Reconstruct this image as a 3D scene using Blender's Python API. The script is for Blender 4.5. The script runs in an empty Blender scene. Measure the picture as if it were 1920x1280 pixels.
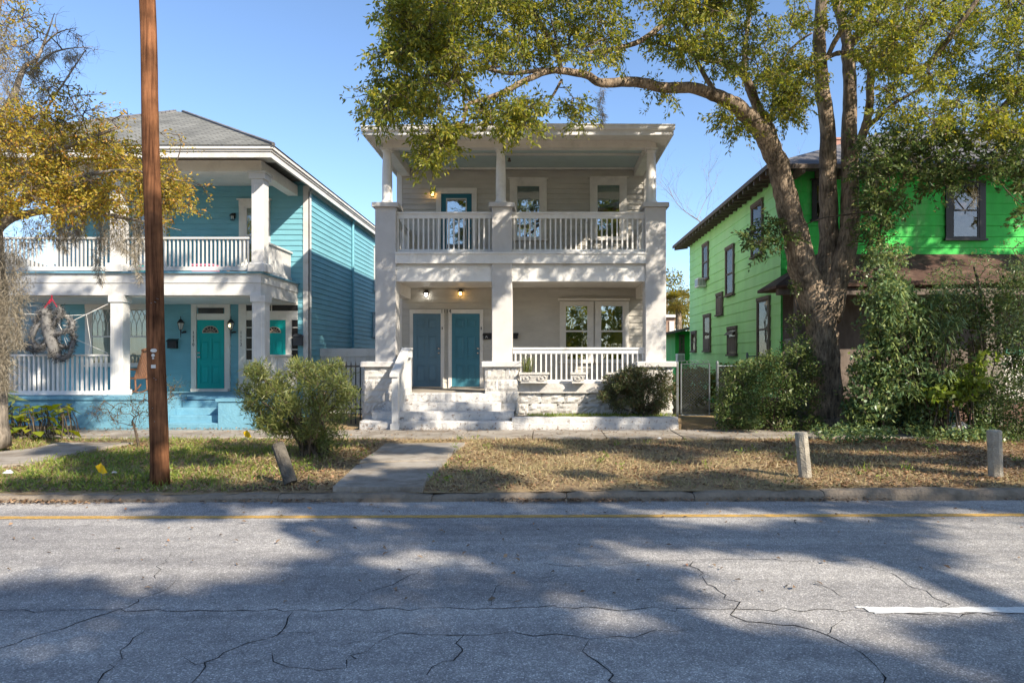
import bpy, bmesh, math, random
import numpy as np
from mathutils import Vector, Matrix, Euler
SC = bpy.context.scene
COL = SC.collection
rnd = random.Random(7)
R = np.random.default_rng(11)
# ---------------------------------------------------------------- camera calibration (metres)
F, VX, HY, CZ = 1280.0, 1018.0, 672.0, 1.8
def X(px, Y): return (px - VX) * Y / F
def Z(py, Y): return CZ - (py - HY) * Y / F
def P(px, py, Y): return (X(px, Y), Y, Z(py, Y))
def G(px, py, z=0.14):                      # point on level ground
    Y = (CZ - z) * F / (py - HY)
    return (X(px, Y), Y, z)
# ---------------------------------------------------------------- materials
def nmat(name):
    m = bpy.data.materials.new(name); m.use_nodes = True
    nt = m.node_tree; nt.nodes.clear()
    return m, nt, nt.nodes, nt.links
def N(ns, t, **k):
    n = ns.new(t)
    for a, b in k.items():
        if a in n.inputs.keys(): n.inputs[a].default_value = b
        else: setattr(n, a, b)
    return n
def rgba(c): return (c[0], c[1], c[2], 1)
def ramp(ns, stops, interp='LINEAR'):
    r = ns.new('ShaderNodeValToRGB'); e = r.color_ramp.elements; r.color_ramp.interpolation = interp
    while len(e) < len(stops): e.new(0.5)
    for el, (p, c) in zip(e, stops): el.position = p; el.color = rgba(c) if len(c) == 3 else c
    return r
def coords(ns, ls, scale=(1, 1, 1)):
    tc = ns.new('ShaderNodeTexCoord'); mp = ns.new('ShaderNodeMapping'); mp.inputs['Scale'].default_value = scale
    ls.new(tc.outputs['Object'], mp.inputs[0]); return mp.outputs[0]
def mul(c, k): return tuple(min(1, x * k) for x in c)
def paint(name, c, rough=.55, var=.14, sc=3.0, bump=.15, bsc=40., stretch=(1, 1, 1), dirt=None, damt=.5, dsc=2.2, spec=.3, metal=0., dthr=(.52, .68)):
    m, nt, ns, ls = nmat(name)
    o = N(ns, 'ShaderNodeOutputMaterial'); b = N(ns, 'ShaderNodeBsdfPrincipled', Roughness=rough, Metallic=metal)
    b.inputs['Specular IOR Level'].default_value = spec
    v = coords(ns, ls, stretch)
    n1 = N(ns, 'ShaderNodeTexNoise', Scale=sc, Detail=6.0, Roughness=.65)
    ls.new(v, n1.inputs['Vector'])
    r = ramp(ns, [(.3, mul(c, 1 - var)), (.7, mul(c, 1 + var))]); ls.new(n1.outputs['Fac'], r.inputs[0])
    col = r.outputs[0]
    if dirt:
        n2 = N(ns, 'ShaderNodeTexNoise', Scale=dsc, Detail=9.0, Roughness=.72); ls.new(v, n2.inputs['Vector'])
        rr = ramp(ns, [(dthr[0], (0, 0, 0)), (dthr[1], (damt,) * 3)]); ls.new(n2.outputs['Fac'], rr.inputs[0])
        mx = N(ns, 'ShaderNodeMixRGB'); ls.new(rr.outputs[0], mx.inputs[0]); ls.new(col, mx.inputs[1]); mx.inputs[2].default_value = rgba(dirt)
        col = mx.outputs[0]
    ls.new(col, b.inputs['Base Color'])
    if bump:
        n3 = N(ns, 'ShaderNodeTexNoise', Scale=bsc, Detail=5.0); ls.new(v, n3.inputs['Vector'])
        bp = N(ns, 'ShaderNodeBump', Strength=bump, Distance=.02); ls.new(n3.outputs['Fac'], bp.inputs['Height']); ls.new(bp.outputs[0], b.inputs['Normal'])
    ls.new(b.outputs[0], o.inputs[0]); return m
def leafmat(name, cols, trans=.35, rough=.45, spec=.35):
    m, nt, ns, ls = nmat(name)
    o = N(ns, 'ShaderNodeOutputMaterial'); g = N(ns, 'ShaderNodeNewGeometry')
    st = [(i / max(1, len(cols) - 1), c) for i, c in enumerate(cols)]
    r = ramp(ns, st); ls.new(g.outputs['Random Per Island'], r.inputs[0])
    b = N(ns, 'ShaderNodeBsdfPrincipled', Roughness=rough); b.inputs['Specular IOR Level'].default_value = spec
    t = N(ns, 'ShaderNodeBsdfTranslucent'); mx = N(ns, 'ShaderNodeMixShader', Fac=trans)
    h = N(ns, 'ShaderNodeHueSaturation', Saturation=1.1, Value=1.5); ls.new(r.outputs[0], h.inputs['Color'])
    ls.new(r.outputs[0], b.inputs['Base Color']); ls.new(h.outputs[0], t.inputs['Color'])
    ls.new(b.outputs[0], mx.inputs[1]); ls.new(t.outputs[0], mx.inputs[2]); ls.new(mx.outputs[0], o.inputs[0]); return m
def glassmat(name, tint=(.85, .9, .9), refl=.35):
    m, nt, ns, ls = nmat(name)
    o = N(ns, 'ShaderNodeOutputMaterial'); t = N(ns, 'ShaderNodeBsdfTransparent'); t.inputs[0].default_value = rgba(tint)
    g = N(ns, 'ShaderNodeBsdfGlossy', Roughness=.02); v = coords(ns, ls)
    n = N(ns, 'ShaderNodeTexNoise', Scale=2.5); ls.new(v, n.inputs['Vector']); bp = N(ns, 'ShaderNodeBump', Strength=.06, Distance=.05)
    ls.new(n.outputs['Fac'], bp.inputs['Height']); ls.new(bp.outputs[0], g.inputs['Normal'])
    mx = N(ns, 'ShaderNodeMixShader', Fac=refl); ls.new(t.outputs[0], mx.inputs[1]); ls.new(g.outputs[0], mx.inputs[2]); ls.new(mx.outputs[0], o.inputs[0]); return m
def emit(name, c, s):
    m, nt, ns, ls = nmat(name); o = N(ns, 'ShaderNodeOutputMaterial'); e = N(ns, 'ShaderNodeEmission', Strength=s); e.inputs[0].default_value = rgba(c)
    ls.new(e.outputs[0], o.inputs[0]); return m
def barkmat(name, c1, c2, sc=1., zs=.18, bump=.9):
    m, nt, ns, ls = nmat(name)
    o = N(ns, 'ShaderNodeOutputMaterial'); b = N(ns, 'ShaderNodeBsdfPrincipled', Roughness=.9); b.inputs['Specular IOR Level'].default_value = .1
    v = coords(ns, ls, (sc, sc, sc * zs)); w = coords(ns, ls)
    n1 = N(ns, 'ShaderNodeTexNoise', Scale=22., Detail=8., Roughness=.7); ls.new(v, n1.inputs['Vector'])
    n2 = N(ns, 'ShaderNodeTexNoise', Scale=3., Detail=5.); ls.new(w, n2.inputs['Vector'])
    r = ramp(ns, [(.36, c1), (.62, c2)]); ls.new(n1.outputs['Fac'], r.inputs[0])
    r2 = ramp(ns, [(.34, (.5, .5, .5)), (.66, (1.3, 1.25, 1.2))]); ls.new(n2.outputs['Fac'], r2.inputs[0])
    mx = N(ns, 'ShaderNodeMixRGB', blend_type='MULTIPLY'); mx.inputs[0].default_value = 1; ls.new(r.outputs[0], mx.inputs[1]); ls.new(r2.outputs[0], mx.inputs[2])
    ls.new(mx.outputs[0], b.inputs['Base Color'])
    bp = N(ns, 'ShaderNodeBump', Strength=bump, Distance=.05); ls.new(n1.outputs['Fac'], bp.inputs['Height']); ls.new(bp.outputs[0], b.inputs['Normal'])
    ls.new(b.outputs[0], o.inputs[0]); return m
def shinglemat(name, c1, c2, rows=7.):
    m, nt, ns, ls = nmat(name)
    o = N(ns, 'ShaderNodeOutputMaterial'); b = N(ns, 'ShaderNodeBsdfPrincipled', Roughness=.9)
    tc = ns.new('ShaderNodeTexCoord'); sp = ns.new('ShaderNodeSeparateXYZ'); ls.new(tc.outputs['Object'], sp.inputs[0])
    ad = N(ns, 'ShaderNodeMath', operation='ADD'); ls.new(sp.outputs[0], ad.inputs[0]); ls.new(sp.outputs[1], ad.inputs[1])
    mz = N(ns, 'ShaderNodeMath', operation='MULTIPLY'); ls.new(sp.outputs[2], mz.inputs[0]); mz.inputs[1].default_value = 1.9
    cb = ns.new('ShaderNodeCombineXYZ'); ls.new(ad.outputs[0], cb.inputs[0]); ls.new(mz.outputs[0], cb.inputs[1])
    bk = N(ns, 'ShaderNodeTexBrick', Scale=1.0, Bias=0.0); bk.inputs['Brick Width'].default_value = .32; bk.inputs['Row Height'].default_value = .14; bk.inputs['Mortar Size'].default_value = .012
    bk.inputs['Color1'].default_value = rgba(c1); bk.inputs['Color2'].default_value = rgba(c2); bk.inputs['Mortar'].default_value = rgba(mul(c1, .35))
    ls.new(cb.outputs[0], bk.inputs['Vector'])
    n = N(ns, 'ShaderNodeTexNoise', Scale=1.2, Detail=8.); ls.new(tc.outputs['Object'], n.inputs['Vector']); r = ramp(ns, [(.3, (.75, .75, .75)), (.7, (1.2, 1.2, 1.2))]); ls.new(n.outputs['Fac'], r.inputs[0])
    mx = N(ns, 'ShaderNodeMixRGB', blend_type='MULTIPLY'); mx.inputs[0].default_value = 1; ls.new(bk.outputs[0], mx.inputs[1]); ls.new(r.outputs[0], mx.inputs[2])
    ls.new(mx.outputs[0], b.inputs['Base Color'])
    bp = N(ns, 'ShaderNodeBump', Strength=.5, Distance=.02); ls.new(bk.outputs['Fac'], bp.inputs['Height']); bp.invert = True; ls.new(bp.outputs[0], b.inputs['Normal'])
    ls.new(b.outputs[0], o.inputs[0]); return m
# ---------------------------------------------------------------- mesh builder
class MB:
    def __init__(s, T=None): s.v = []; s.f = []; s.mi = []; s.T = T; s.k = 0
    def add(s, vs, fs):
        o = len(s.v)
        s.v += [s.T(*p) for p in vs] if s.T else [tuple(p) for p in vs]
        for f in fs: s.f.append(tuple(o + i for i in f)); s.mi.append(s.k)
        return s
    def box(s, x0, x1, y0, y1, z0, z1):
        return s.add([(x0, y0, z0), (x1, y0, z0), (x1, y1, z0), (x0, y1, z0), (x0, y0, z1), (x1, y0, z1), (x1, y1, z1), (x0, y1, z1)],
              [(0, 3, 2, 1), (4, 5, 6, 7), (0, 1, 5, 4), (1, 2, 6, 5), (2, 3, 7, 6), (3, 0, 4, 7)])
    def cbox(s, x0, x1, y0, y1, z0, z1, c=.01):     # chamfered vertical+top edges
        a = [(x0 + c, y0), (x1 - c, y0), (x1, y0 + c), (x1, y1 - c), (x1 - c, y1), (x0 + c, y1), (x0, y1 - c), (x0, y0 + c)]
        i = [(x0 + 2 * c, y0 + c), (x1 - 2 * c, y0 + c), (x1 - c, y0 + 2 * c), (x1 - c, y1 - 2 * c), (x1 - 2 * c, y1 - c), (x0 + 2 * c, y1 - c), (x0 + c, y1 - 2 * c), (x0 + c, y0 + 2 * c)]
        vs = [(p[0], p[1], z0) for p in a] + [(p[0], p[1], z1 - c) for p in a] + [(p[0], p[1], z1) for p in i]
        fs = [tuple(range(7, -1, -1)), tuple(range(16, 24))]
        for r in (0, 8):
            for q in range(8): fs.append((r + q, r + (q + 1) % 8, r + 8 + (q + 1) % 8, r + 8 + q))
        return s.add(vs, fs)
    def quad(s, a, b, c, d): return s.add([a, b, c, d], [(0, 1, 2, 3)])
    def prism(s, poly, z0, z1):
        n = len(poly); vs = [(p[0], p[1], z0) for p in poly] + [(p[0], p[1], z1) for p in poly]
        fs = [tuple(range(n - 1, -1, -1)), tuple(range(n, 2 * n))] + [(i, (i + 1) % n, n + (i + 1) % n, n + i) for i in range(n)]
        return s.add(vs, fs)
    def tube(s, pts, rad, n=8, cap=True, wob=0.):
        pts = [Vector(p) for p in pts]; m = len(pts)
        if not hasattr(rad, '__len__'): rad = [rad] * m
        vs = []; fs = []; up = None
        for i, p in enumerate(pts):
            d = (pts[min(i + 1, m - 1)] - pts[max(i - 1, 0)])
            if d.length < 1e-9: d = Vector((0, 0, 1))
            d.normalize()
            if up is None: up = Vector((1, 0, 0)) if abs(d.x) < .8 else Vector((0, 1, 0))
            a = d.cross(up)
            if a.length < 1e-5: a = d.cross(Vector((0, 1, 0)))
            a.normalize(); b = a.cross(d).normalized(); up = b.cross(Vector(d)) if False else up
            for q in range(n):
                t = 2 * math.pi * q / n; rr = rad[i] * (1 + (rnd.uniform(-wob, wob) if wob else 0))
                vs.append(tuple(p + a * (math.cos(t) * rr) + b * (math.sin(t) * rr)))
        for i in range(m - 1):
            for q in range(n): fs.append((i * n + q, i * n + (q + 1) % n, (i + 1) * n + (q + 1) % n, (i + 1) * n + q))
        if cap: fs.append(tuple(range(n - 1, -1, -1))); fs.append(tuple((m - 1) * n + q for q in range(n)))
        return s.add(vs, fs)
    def lathe(s, prof, c=(0, 0, 0), n=20):
        vs = []; fs = []; m = len(prof)
        for r, z in prof:
            for q in range(n): t = 2 * math.pi * q / n; vs.append((c[0] + math.cos(t) * r, c[1] + math.sin(t) * r, c[2] + z))
        for i in range(m - 1):
            for q in range(n): fs.append((i * n + q, i * n + (q + 1) % n, (i + 1) * n + (q + 1) % n, (i + 1) * n + q))
        fs.append(tuple(range(n - 1, -1, -1))); fs.append(tuple((m - 1) * n + q for q in range(n)))
        return s.add(vs, fs)
    def build(s, name, mats, parent=None, smooth=False, recalc=True, loc=None):
        me = bpy.data.meshes.new(name)
        if not isinstance(mats, (list, tuple)): mats = [mats]
        o = org(parent) if parent else Vector((0, 0, 0))
        l = Vector(loc) if loc is not None else (Vector((0, 0, 0)) if parent else Vector((0, 0, 0)))
        off = o + l if parent else l
        me.from_pydata([(p[0] - off.x, p[1] - off.y, p[2] - off.z) for p in s.v], [], s.f)
        for m in mats: me.materials.append(m)
        if len(mats) > 1: me.polygons.foreach_set('material_index', s.mi)
        if recalc:
            bm = bmesh.new(); bm.from_mesh(me); bmesh.ops.recalc_face_normals(bm, faces=bm.faces); bm.to_mesh(me); bm.free()
        if smooth: me.polygons.foreach_set('use_smooth', [True] * len(me.polygons))
        ob = bpy.data.objects.new(name, me); COL.objects.link(ob); ob.location = l
        if parent: ob.parent = parent
        ORG[ob.name] = off if parent else l
        return ob
ORG = {}
def org(o): return ORG[o.name]
def thing(name, label, cat, loc=(0, 0, 0), group=None):
    o = bpy.data.objects.new(name, None); COL.objects.link(o); o.location = loc; o.empty_display_size = .2
    ORG[o.name] = Vector(loc); return tag(o, label, cat, group)
def tag(o, label=None, cat=None, group=None, kind=None):
    if label: o['label'] = label
    if cat: o['category'] = cat
    if group: o['group'] = group
    if kind: o['kind'] = kind
    return o
def inst(src, parent, d=(0, 0, 0)):
    c = src.copy(); COL.objects.link(c); c.parent = parent; c.location = src.location + Vector(d)
    ORG[c.name] = org(src) + Vector(d); return c
def copy_tree(o, loc=None, parent=None):
    c = o.copy(); COL.objects.link(c)
    if parent: c.parent = parent
    if loc is not None: c.location = loc
    ORG[c.name] = Vector(c.location)
    for ch in list(o.children): copy_tree(ch, None, c)
    return c
def rawmesh(name, V, Fq, mat, parent=None):      # numpy quads / tris
    me = bpy.data.meshes.new(name); n = len(V); k = Fq.shape[1]; m = len(Fq)
    if parent: V = V - np.array(org(parent))
    me.vertices.add(n); me.vertices.foreach_set('co', V.astype(np.float32).ravel())
    me.loops.add(m * k); me.loops.foreach_set('vertex_index', Fq.astype(np.int32).ravel())
    me.polygons.add(m); me.polygons.foreach_set('loop_start', np.arange(0, m * k, k, dtype=np.int32))
    me.update(calc_edges=True); me.materials.append(mat)
    o = bpy.data.objects.new(name, me); COL.objects.link(o)
    if parent: o.parent = parent
    ORG[o.name] = org(parent) if parent else Vector((0, 0, 0))
    return o
def unit(a): return a / np.maximum(1e-9, np.linalg.norm(a, axis=1, keepdims=True))
def leafarr(C, L, W, droop=.4, jit=.35, out=None, outw=0., fold=.25, flat=0.):
    n = len(C); d = R.normal(size=(n, 3)); d[:, 2] -= droop
    if out is not None: d += out * outw
    d = unit(d); s0 = R.normal(size=(n, 3)); s0[:, 2] *= (1 - flat); s = unit(np.cross(d, s0)) if flat == 0 else unit(np.cross(d, np.cross(d, np.array([0, 0, 1.]) + R.normal(size=(n, 3)) * .35)))
    nn = np.cross(d, s); l = (L * (1 + R.uniform(-jit, jit, n)))[:, None]; w = (W * (1 + R.uniform(-jit, jit, n)))[:, None]
    V = np.stack([C, C + d * l * .45 + s * w * .5 + nn * w * fold, C + d * l, C + d * l * .45 - s * w * .5 + nn * w * fold], 1).reshape(-1, 3)
    return V
def leaves(name, C, L, W, mat, parent=None, **k):
    V = leafarr(C, L, W, **k); return rawmesh(name, V, np.arange(len(V)).reshape(-1, 4), mat, parent)
def ball(c, r, n, shell=.5):                     # n points in ellipsoid, shell bias
    d = unit(R.normal(size=(n, 3))); q = R.uniform(0, 1, n) ** (1 / 3.) ; q = shell * (q ** .4) + (1 - shell) * q
    return np.array(c) + d * (q[:, None]) * np.array(r)
def inpoly(x, y, poly):
    c = False; j = len(poly) - 1
    for i in range(len(poly)):
        a, b = poly[i], poly[j]
        if (a[1] > y) != (b[1] > y) and x < (b[0] - a[0]) * (y - a[1]) / (b[1] - a[1]) + a[0]: c = not c
        j = i
    return c
def polypts(poly, n, Y0, Y1):                    # clump centres filling an outline at several depths
    xs = [p[0] for p in poly]; ys = [p[1] for p in poly]; o = []
    t = 0
    while len(o) < n and t < n * 60:
        t += 1; x = rnd.uniform(min(xs), max(xs)); y = rnd.uniform(min(ys), max(ys))
        if inpoly(x, y, poly): o.append(P(x, y, rnd.uniform(Y0, Y1)))
    return o
def smooth_path(pts, k=4):
    out = []; n = len(pts)
    for i in range(n - 1):
        p0, p1, p2, p3 = [np.array(pts[max(0, min(n - 1, j))], float) for j in (i - 1, i, i + 1, i + 2)]
        for q in range(k):
            t = q / k; out.append(.5 * (2 * p1 + (p2 - p0) * t + (2 * p0 - 5 * p1 + 4 * p2 - p3) * t * t + (3 * p1 - p0 - 3 * p2 + p3) * t ** 3))
    out.append(np.array(pts[-1], float)); return out
def textverts(s, size, align='CENTER', ext=.004):
    cu = bpy.data.curves.new('t', 'FONT'); cu.body = s; cu.size = size; cu.align_x = align; cu.extrude = ext; cu.resolution_u = 3
    o = bpy.data.objects.new('t', cu); COL.objects.link(o); dg = bpy.context.evaluated_depsgraph_get(); dg.update()
    me = bpy.data.meshes.new_from_object(o.evaluated_get(dg)); vs = [tuple(v.co) for v in me.vertices]; fs = [tuple(p.vertices) for p in me.polygons]
    bpy.data.objects.remove(o); bpy.data.curves.remove(cu); bpy.data.meshes.remove(me); return vs, fs
# wall frames: (u along wall, w outwards, v up) -> xyz
def TF(Y): return lambda u, w, v: (u, Y - w, v)              # faces the street
def TXp(Xw): return lambda u, w, v: (Xw + w, u, v)           # faces +X
def TXm(Xw): return lambda u, w, v: (Xw - w, u, v)           # faces -X
def siding(mb, u0, u1, v0, v1, ex, lip=.0235, jit=0.):
    v = v0
    while v < v1 - .01:
        t = min(v + ex, v1); l = lip + rnd.uniform(-jit, jit)
        mb.quad((u0, l, v), (u1, l, v), (u1, .003, t), (u0, .003, t)); mb.quad((u0, 0, v), (u1, 0, v), (u1, l, v), (u0, l, v)); v = t
# ---------------------------------------------------------------- palette
m_trim = paint('trim white', (.74, .71, .66), var=.07, dirt=(.42, .40, .36), damt=.35)
m_rail = paint('rail white', (.76, .75, .73), var=.06, dirt=(.45, .42, .38), damt=.4)
m_white = paint('bright white', (.62, .615, .60), var=.07, dirt=(.36, .34, .29), damt=.5)
m_stucco = paint('grey stucco', (.56, .545, .53), rough=.85, var=.09, sc=2., bump=.35, bsc=70., dirt=(.40, .37, .34), damt=.35, dsc=1.4)
m_stone = paint('painted stone', (.55, .53, .50), rough=.9, var=.16, sc=5., bump=.6, bsc=25., dirt=(.33, .30, .26), damt=.5)
m_greysid = paint('grey clapboard', (.54, .515, .465), var=.12, stretch=(.35, .35, 1), dirt=(.30, .27, .24), damt=.25)
m_step = paint('flaking white stone', (.54, .53, .515), rough=.85, var=.10, sc=7., bump=.7, bsc=26., dirt=(.20, .15, .12), damt=.85, dsc=10., dthr=(.565, .62))
m_conc = paint('concrete', (.32, .29, .25), rough=.95, var=.28, sc=1.8, bump=.5, bsc=50., dirt=(.15, .115, .08), damt=.75, dsc=2.2, dthr=(.46, .66))
m_porch = paint('porch floor', (.36, .32, .27), rough=.7, var=.12)
m_ceil = paint('pale aqua ceiling', (.50, .60, .58), var=.05, bump=.05)
m_teal = paint('dark teal door', (.012, .14, .20), rough=.4, var=.08, bump=.04, spec=.45)
m_slate = paint('slate blue door', (.115, .215, .285), rough=.42, var=.08, bump=.04, spec=.45)
m_teal2 = paint('peacock blue door', (.045, .185, .25), rough=.42, var=.08, bump=.04, spec=.45)
m_turq = paint('turquoise door', (.0, .36, .35), rough=.45, var=.05, bump=.04)
m_blue = paint('blue clapboard', (.175, .42, .50), var=.10, stretch=(.35, .35, 1), dirt=(.13, .33, .39), damt=.5)
m_bluepaint = paint('blue painted brick', (.15, .335, .44), rough=.7, var=.12, sc=4., bump=.5, bsc=18., dirt=(.10, .27, .40), damt=.5)
m_green = paint('bright green shingle', (.05, .50, .085), rough=.7, var=.22, sc=1.6, stretch=(1, 1, .35), dirt=(.20, .44, .17), damt=.75, dsc=.9)
m_greenglare = paint('glare-washed green shingle', (.42, .83, .34), rough=.75, var=.12, sc=1.2, stretch=(1, 1, .4), dirt=(.46, .74, .38), damt=.55, dsc=.6)  # same green as the front, glare on the side put into the colour
m_dkwood = paint('weathered dark wood', (.15, .12, .10), rough=.8, var=.3, sc=8., stretch=(1, 1, .3))
m_black = paint('black metal', (.02, .02, .022), rough=.45, var=.2, spec=.4)
m_galv = paint('galvanised pipe', (.22, .24, .25), rough=.45, var=.2, metal=.6)
m_room = paint('dark room', (.03, .032, .035), rough=.95, bump=0)
m_blind = paint('green roller blind', (.20, .35, .28), rough=.8, var=.05, bump=0)
m_curtain = paint('beige curtain', (.48, .44, .33), rough=.9, var=.2, sc=14., stretch=(1, 1, .05), bump=.3, bsc=18.)
m_glass = glassmat('window glass', refl=.16)
m_glass2 = glassmat('reflecting glass', refl=.38)
m_nickel = paint('nickel', (.6, .58, .55), rough=.25, metal=1., bump=0)
m_roofg = shinglemat('grey shingles', (.15, .15, .135), (.21, .21, .19))
m_roofd = shinglemat('dark shingles', (.13, .125, .13), (.18, .175, .18))
m_rust = paint('rusty metal roof', (.085, .048, .036), rough=.85, var=.4, sc=3., dirt=(.24, .17, .12), damt=.6)
m_bark = barkmat('oak bark', (.11, .085, .066), (.42, .335, .25))
m_barkp = barkmat('pale bark', (.16, .14, .115), (.36, .32, .27), bump=.4)
m_twig = barkmat('twig bark', (.06, .05, .04), (.16, .13, .10), bump=.3)
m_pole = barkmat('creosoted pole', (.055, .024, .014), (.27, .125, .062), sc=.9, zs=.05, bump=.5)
m_bulbw = emit('white lamp', (1, .95, .85), 9.); m_bulby = emit('amber lamp', (1, .55, .14), 9.)
m_asph, nt, ns, ls = nmat('worn asphalt')
if True:
    o = N(ns, 'ShaderNodeOutputMaterial'); b = N(ns, 'ShaderNodeBsdfPrincipled', Roughness=.9); b.inputs['Specular IOR Level'].default_value = .15
    v = coords(ns, ls)
    vo = N(ns, 'ShaderNodeTexVoronoi', Scale=125.); ls.new(v, vo.inputs['Vector'])
    bw = N(ns, 'ShaderNodeSeparateColor'); ls.new(vo.outputs['Color'], bw.inputs[0])
    r1 = ramp(ns, [(0., (.18, .176, .172)), (.55, (.27, .264, .258)), (.88, (.35, .34, .328)), (1., (.60, .585, .56))]); ls.new(bw.outputs[0], r1.inputs[0])
    n1 = N(ns, 'ShaderNodeTexNoise', Scale=.55, Detail=9., Roughness=.62); ls.new(coords(ns, ls, (.55, 1.4, 1)), n1.inputs['Vector'])
    r2 = ramp(ns, [(.3, (.72, .72, .74)), (.7, (1.25, 1.24, 1.22))]); ls.new(n1.outputs['Fac'], r2.inputs[0])
    mx = N(ns, 'ShaderNodeMixRGB', blend_type='MULTIPLY'); mx.inputs[0].default_value = 1; ls.new(r1.outputs[0], mx.inputs[1]); ls.new(r2.outputs[0], mx.inputs[2])
    n2 = N(ns, 'ShaderNodeTexNoise', Scale=7., Detail=6., Roughness=.7); ls.new(v, n2.inputs['Vector']); r3 = ramp(ns, [(.35, (.85, .85, .85)), (.65, (1.15, 1.15, 1.15))]); ls.new(n2.outputs['Fac'], r3.inputs[0])
    mx2 = N(ns, 'ShaderNodeMixRGB', blend_type='MULTIPLY'); mx2.inputs[0].default_value = 1; ls.new(mx.outputs[0], mx2.inputs[1]); ls.new(r3.outputs[0], mx2.inputs[2])
    n4 = N(ns, 'ShaderNodeTexNoise', Scale=1., Detail=5., Roughness=.6); ls.new(coords(ns, ls, (.12, 1.6, 1)), n4.inputs['Vector']); r5 = ramp(ns, [(.36, (.84, .84, .85)), (.62, (1.22, 1.21, 1.19))]); ls.new(n4.outputs['Fac'], r5.inputs[0])
    n6 = N(ns, 'ShaderNodeTexNoise', Scale=1.1, Detail=8., Roughness=.7); ls.new(v, n6.inputs['Vector']); r6 = ramp(ns, [(.28, (.62, .61, .60)), (.36, (1.1, 1.1, 1.1))]); ls.new(n6.outputs['Fac'], r6.inputs[0])
    m7 = N(ns, 'ShaderNodeMixRGB', blend_type='MULTIPLY'); m7.inputs[0].default_value = 1; ls.new(mx2.outputs[0], m7.inputs[1]); ls.new(r5.outputs[0], m7.inputs[2])
    m8 = N(ns, 'ShaderNodeMixRGB', blend_type='MULTIPLY'); m8.inputs[0].default_value = 1; ls.new(m7.outputs[0], m8.inputs[1]); ls.new(r6.outputs[0], m8.inputs[2])
    ls.new(m8.outputs[0], b.inputs['Base Color'])
    bp = N(ns, 'ShaderNodeBump', Strength=.55, Distance=.006); ls.new(vo.outputs['Distance'], bp.inputs['Height']); bp.invert = True; ls.new(bp.outputs[0], b.inputs['Normal'])
    ls.new(b.outputs[0], o.inputs[0])
m_crack = paint('crack', (.018, .017, .017), rough=1., bump=0)
def worn(name, c, thr=(.42, .58), sc=9., st=(1, 3, 1)):       # paint wearing off the asphalt: real holes in the coat
    m, nt, ns, ls = nmat(name); o = N(ns, 'ShaderNodeOutputMaterial'); b = N(ns, 'ShaderNodeBsdfPrincipled', Roughness=.7)
    v = coords(ns, ls, st); n = N(ns, 'ShaderNodeTexNoise', Scale=sc, Detail=10., Roughness=.8); ls.new(v, n.inputs['Vector'])
    r = ramp(ns, [(thr[0], (0, 0, 0)), (thr[1], (1, 1, 1))]); ls.new(n.outputs['Fac'], r.inputs[0]); n2 = N(ns, 'ShaderNodeTexNoise', Scale=30., Detail=4.); ls.new(v, n2.inputs['Vector'])
    r2 = ramp(ns, [(.3, mul(c, .75)), (.7, mul(c, 1.15))]); ls.new(n2.outputs['Fac'], r2.inputs[0]); ls.new(r2.outputs[0], b.inputs['Base Color'])
    t = N(ns, 'ShaderNodeBsdfTransparent'); mx = N(ns, 'ShaderNodeMixShader'); ls.new(r.outputs[0], mx.inputs[0]); ls.new(t.outputs[0], mx.inputs[1]); ls.new(b.outputs[0], mx.inputs[2]); ls.new(mx.outputs[0], o.inputs[0]); return m
m_yel = worn('yellow road paint', (.54, .33, .085), thr=(.37, .50)); m_wht = worn('white road paint', (.72, .72, .70), thr=(.28, .42))
m_soil, nt, ns, ls = nmat('dry turf')
if True:
    o = N(ns, 'ShaderNodeOutputMaterial'); b = N(ns, 'ShaderNodeBsdfPrincipled', Roughness=1.); b.inputs['Specular IOR Level'].default_value = .05
    v = coords(ns, ls)
    n1 = N(ns, 'ShaderNodeTexNoise', Scale=.6, Detail=8., Roughness=.65); ls.new(v, n1.inputs['Vector']); n2 = N(ns, 'ShaderNodeTexNoise', Scale=28., Detail=8., Roughness=.75); ls.new(v, n2.inputs['Vector'])
    r1 = ramp(ns, [(.35, (.20, .145, .10)), (.5, (.36, .275, .17)), (.65, (.24, .19, .105))]); ls.new(n1.outputs['Fac'], r1.inputs[0])
    r2 = ramp(ns, [(.3, (.45, .42, .4)), (.7, (1.5, 1.45, 1.35))]); ls.new(n2.outputs['Fac'], r2.inputs[0])
    mx = N(ns, 'ShaderNodeMixRGB', blend_type='MULTIPLY'); mx.inputs[0].default_value = 1; ls.new(r1.outputs[0], mx.inputs[1]); ls.new(r2.outputs[0], mx.inputs[2]); ls.new(mx.outputs[0], b.inputs['Base Color'])
    bp = N(ns, 'ShaderNodeBump', Strength=.8, Distance=.03); ls.new(n2.outputs['Fac'], bp.inputs['Height']); ls.new(bp.outputs[0], b.inputs['Normal']); ls.new(b.outputs[0], o.inputs[0])
m_kerb = paint('worn granite kerb', (.25, .205, .155), rough=.95, var=.4, sc=3., bump=1., bsc=24., dirt=(.07, .055, .045), damt=.8, dsc=3.)
l_camph = leafmat('camphor leaves', [(.09, .13, .022), (.17, .21, .035), (.27, .28, .045), (.42, .35, .05), (.12, .16, .03), (.22, .24, .04), (.33, .29, .045), (.15, .185, .032)], trans=.45)
l_dark = leafmat('dark evergreen leaves', [(.04, .08, .022), (.075, .13, .035), (.12, .17, .045), (.17, .19, .06), (.06, .10, .03)], trans=.25)
l_oak = leafmat('autumn oak leaves', [(.19, .20, .03), (.36, .32, .05), (.54, .38, .06), (.46, .21, .05), (.30, .28, .04), (.56, .42, .07), (.46, .34, .06), (.24, .24, .035)], trans=.45)
l_olean = leafmat('narrow olive leaves', [(.07, .11, .03), (.14, .18, .05), (.24, .25, .075), (.11, .13, .04), (.19, .19, .06)])
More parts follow.
